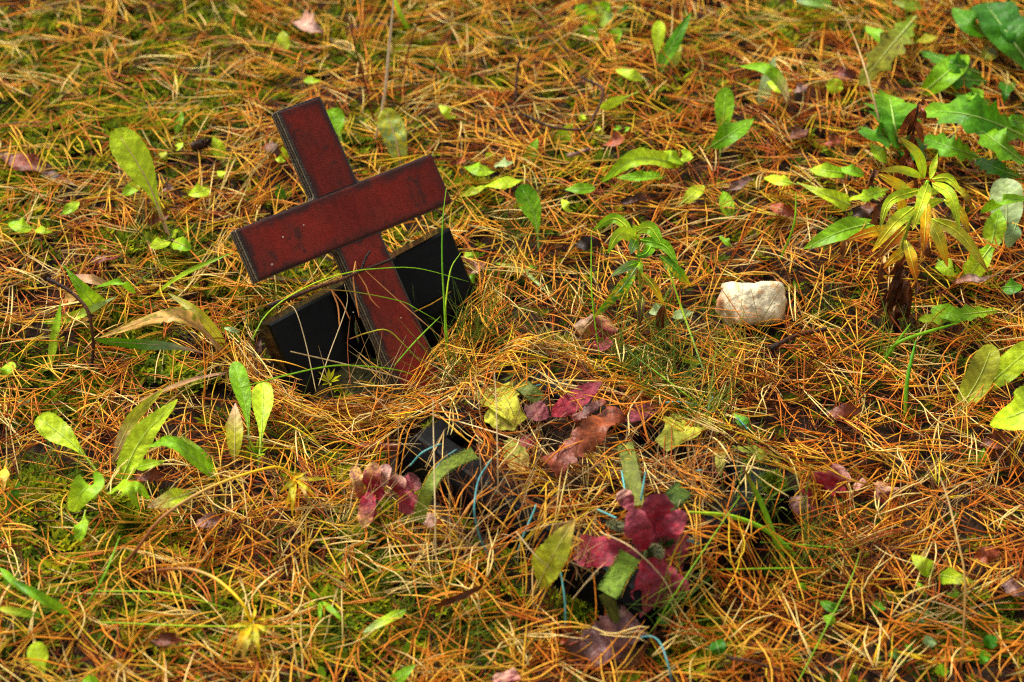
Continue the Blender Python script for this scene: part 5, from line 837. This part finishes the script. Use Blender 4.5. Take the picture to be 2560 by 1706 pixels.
# ------------------------------------------------------------------ single long grass blades and stalks that stand out
def blade(label, pts, hs, wpx, cols, plane=None, name='grass_shoot', flat=.35):
    P = np.array([onplane(x, y, CC+CN*h, CN) for (x, y), h in zip(pts, hs)]) if plane else path(pts, hs)
    k = mpp(P[0]); wpx = wpx*(.72 if wpx < 9 else .95); r = np.array([.8, 1, 1, .9, .3])*wpx*k/2; V, F = tube(P, r, 26, 5, flat, 0, (0, -.7, .7)); o = add(name, V, F, M_stem, grad(26, 5, [G(c) for c in cols]), None, P[0]); return tag(o, label, 'grass')
gg, gs = ('dark', 'mid', 'mid'), (lin(196, 170, 118), lin(214, 190, 140))
blade('upright green blade crossing the right end of the slab', [(1131, 938), (1115, 856), (1111, 775), (1105, 652), (1107, 548), (1116, 470)], [.012, .022, .028, .034, .036, .036], 7, ('mid', 'mid', 'dark', 'mid'), True); blade('thin green blade curving over towards the slab edge', [(1120, 860), (1114, 790), (1115, 750), (1127, 673), (1152, 632)], [.02, .026, .028, .03, .03], 6, ('mid', 'bright', 'mid'), True)
blade('long green blade bent across the cross shaft', [(630, 850), (663, 790), (722, 742), (804, 701), (885, 679), (932, 673), (1042, 671), (1172, 705)], [.03, .03, .025, .02, .012, .008, .01, .025], 5, ('mid', 'bright', 'mid', 'mid'), True); blade('thin blade sloping over the middle of the shaft', [(804, 724), (885, 730), (1000, 753), (1040, 772), (1095, 803)], [.014, .01, .008, .012, .02], 4, ('rust', 'olive', 'mid', 'mid'), True)
blade('kinked blade low on the shaft', [(874, 848), (920, 832), (968, 826), (1013, 865), (1070, 926)], [.012, .01, .009, .012, .012], 5, ('rust', 'yel', 'olive', 'mid'), True); blade('straight green blade leaning over the foot of the cross', [(985, 915), (1040, 852), (1100, 792)], [.008, .012, .02], 6, ('dark', 'mid', 'mid'), True)
blade('long green blade bowed in front of the slab', [(600, 970), (702, 942), (804, 919), (875, 914), (1000, 927), (1087, 962)], [.05, .045, .035, .028, .016, .012], 6, ('mid', 'mid', 'mid'), True); blade('pale straw slanting in front of the slab and shaft', [(726, 879), (860, 910), (1000, 946), (1152, 1011)], [.03, .022, .014, .006], 5, gs, True, 'dry_straw')
blade('pale bent straw standing before the left half of the slab', [(790, 980), (763, 854), (736, 772), (708, 767)], [.012, .008, .004, -.012], 4, gs, True, 'dry_straw'); blade('crossed pale straw in the middle of the slab', [(796, 965), (824, 884), (867, 762), (861, 711)], [.012, .01, .004, .003], 4, gs, True, 'dry_straw'); blade('reddish thin stem left of the shaft', [(876, 966), (869, 864), (876, 790)], [.01, .006, .004], 3, ('rust', 'rust', 'brown'), True, 'dry_straw')
blade('long pale straw lying down the shaft to the needle heap', [(906, 670), (985, 742), (1070, 816), (1110, 850)], [.004, .005, .01, .012], 4, (lin(206, 140, 80), lin(216, 160, 100)), True, 'dry_straw')
blade('tall white stalk rising behind the mottled leaf', [(938, 352), (960, 245), (972, 122), (985, -10)], [.015, .06, .11, .17], 9, (lin(206, 176, 130), lin(232, 214, 184)), None, 'dry_straw'); blade('dark reddish stem at the top behind the cross', [(934, 300), (911, 204), (886, 110), (862, 10)], [.02, .06, .1, .13], 6, ('redbrown', 'dkbrown'), None, 'dry_straw'); blade('second dark stem right of the white stalk', [(1006, 196), (1030, 94), (1080, -10)], [.02, .06, .11], 6, ('redbrown', 'dkbrown'), None, 'dry_straw')
blade('long straw stalk at lower right', [(2402, 1682), (2412, 1515), (2410, 1425), (2394, 1352), (2369, 1245), (2336, 1160)], [.015, .05, .07, .085, .10, .11], 8, ('brown', 'tan', gs[0]), None, 'dry_straw'); blade('tall straw stalk between the olive leaf and the lobed leaves', [(2220, 420), (2201, 317), (2171, 200), (2139, 103), (2096, 5)], [.015, .05, .09, .11, .13], 8, ('brown', gs[0], 'tan'), None, 'dry_straw')
blade('broad green blade leaning left of the crimson cloth flower', [(1964, 1410), (1945, 1368), (1904, 1262), (1858, 1170)], [.015, .03, .06, .085], 16, ('mid', 'mid', 'mid', 'brown')); blade('green blade arching low right of the big flower', [(2010, 1410), (1928, 1335), (1835, 1294), (1722, 1280)], [.015, .04, .05, .045], 14, ('mid', 'mid', 'bright')); blade('level green blade in front of the tray, right', [(1748, 1426), (1900, 1422), (2058, 1420)], [.03, .034, .028], 7, ('bright', 'mid', 'mid'))
blade('thin level blade right of the tray', [(1900, 1356), (2000, 1362), (2130, 1374)], [.03, .034, .028], 6, gg); blade('long slanting green blade near the bottom right', [(1992, 1712), (2060, 1580), (2126, 1450), (2150, 1380)], [.015, .04, .06, .065], 5, ('mid', 'mid', 'mid')); blade('green blade crossing the front corner of the tray', [(1628, 1580), (1690, 1480), (1790, 1330), (1850, 1240)], [.02, .05, .075, .08], 5, ('mid', 'mid', 'mid'))
blade('long level green blade across the lower left litter', [(240, 1478), (420, 1484), (600, 1530)], [.02, .034, .022], 6, ('mid', 'bright', 'mid')); blade('second long level blade near the bottom left', [(250, 1556), (520, 1566), (860, 1566)], [.022, .034, .024], 6, ('mid', 'bright', 'yel')); blade('green blade slanting up behind the long level blades', [(200, 1540), (260, 1440), (300, 1340)], [.015, .04, .05], 8, ('dark', 'mid'))
blade('long straw standing before the tray corner', [(1090, 1440), (1088, 1300), (1084, 1100), (1082, 1000)], [.016, .05, .085, .10], 5, gs, None, 'dry_straw'); blade('slim straw beside the yellow cloth leaf', [(1246, 1300), (1244, 1150), (1240, 1000), (1236, 930)], [.016, .05, .08, .09], 5, gs, None, 'dry_straw'); blade('straw slanting over the needle heap to the yellow cloth leaf', [(900, 985), (1020, 1020), (1200, 1070), (1350, 1120)], [.03, .034, .034, .036], 6, gs, None, 'dry_straw')
blade('straw lying across the big burgundy flower', [(1500, 1330), (1580, 1370), (1660, 1450), (1700, 1540)], [.06, .075, .06, .02], 5, gs, None, 'dry_straw'); blade('thin straw slanting to the puckered leaf', [(1290, 1330), (1350, 1400), (1440, 1470)], [.07, .07, .03], 4, gs, None, 'dry_straw'); blade('straw stalk bent over the tray front', [(1430, 1500), (1480, 1440), (1516, 1404)], [.04, .06, .065], 5, gs, None, 'dry_straw')
blade('green blade in front of the small sprig', [(1760, 930), (1700, 760), (1660, 640)], [.015, .05, .075], 8, ('sage', 'bright', 'mid')); blade('long green blade rising left of the sprig', [(1500, 900), (1480, 740), (1478, 580)], [.015, .06, .10], 6, ('mid', 'mid', 'mid')); blade('slanting green blade below the sprig', [(1560, 870), (1640, 930), (1760, 1020)], [.03, .034, .03], 6, ('sage', 'mid', 'mid'))
blade('broad dark blade at the willowherb foot', [(2210, 890), (2260, 850), (2400, 806)], [.02, .04, .035], 10, ('dark', 'mid', 'dark')); blade('dark green blade pointing down from the willowherb foot', [(2262, 1040), (2268, 950), (2290, 850)], [.015, .04, .055], 12, ('mid', 'dark', 'dark')); blade('green blade beside the dark one at the willowherb foot', [(2196, 920), (2240, 860), (2276, 810)], [.015, .035, .05], 9, ('dark', 'mid')); blade('green blade above the pale dead leaf, top', [(1022, 76), (1002, 40), (985, -5)], [.02, .035, .05], 14, ('mid', 'bright'))
blade('upright green grass blade right of the pair of leaves', [(1950, 650), (1985, 560), (1990, 480)], [.015, .05, .07], 8, ('mid', 'mid')); blade('upright red-brown stem at lower right', [(2124, 1400), (2116, 1300), (2150, 1180)], [.015, .045, .07], 6, ('brown', 'brown'), None, 'dry_straw')
# pine needles caught on the cross
def cross_needles(label, legs):
    Ps = [curve(np.array([onplane(x, y, CC+CN*h, CN) for x, y, h in lg]), 9) for lg in legs]; o0 = Ps[0][0]
    me = strands('pine_needle', np.array(Ps)-o0, np.tile(.00085*np.array([.9, 1, 1, 1.05, 1.05, 1, 1, .8, .25]), (len(Ps), 1)), np.repeat(np.tile(lin(224, 150, 84), (len(Ps), 1))[:, None], 9, 1), M_needle); tag(obj('pine_needle', me, None, o0), label, 'pine needle')
cross_needles('pair of pale pine needles caught on the red cross shaft', [[(889, 654, .003), (883, 691, .004), (887, 731, .004), (898, 795, .003)], [(889, 654, .003), (891, 676, .003), (916, 717, .003), (926, 746, .003), (949, 771, .003)]]); cross_needles('pair of orange pine needles hanging before the slab left of the shaft', [[(828, 724, .004), (844, 762, .004), (848, 800, .003), (849, 824, .002)], [(828, 724, .004), (855, 758, .004), (875, 800, .003)]])
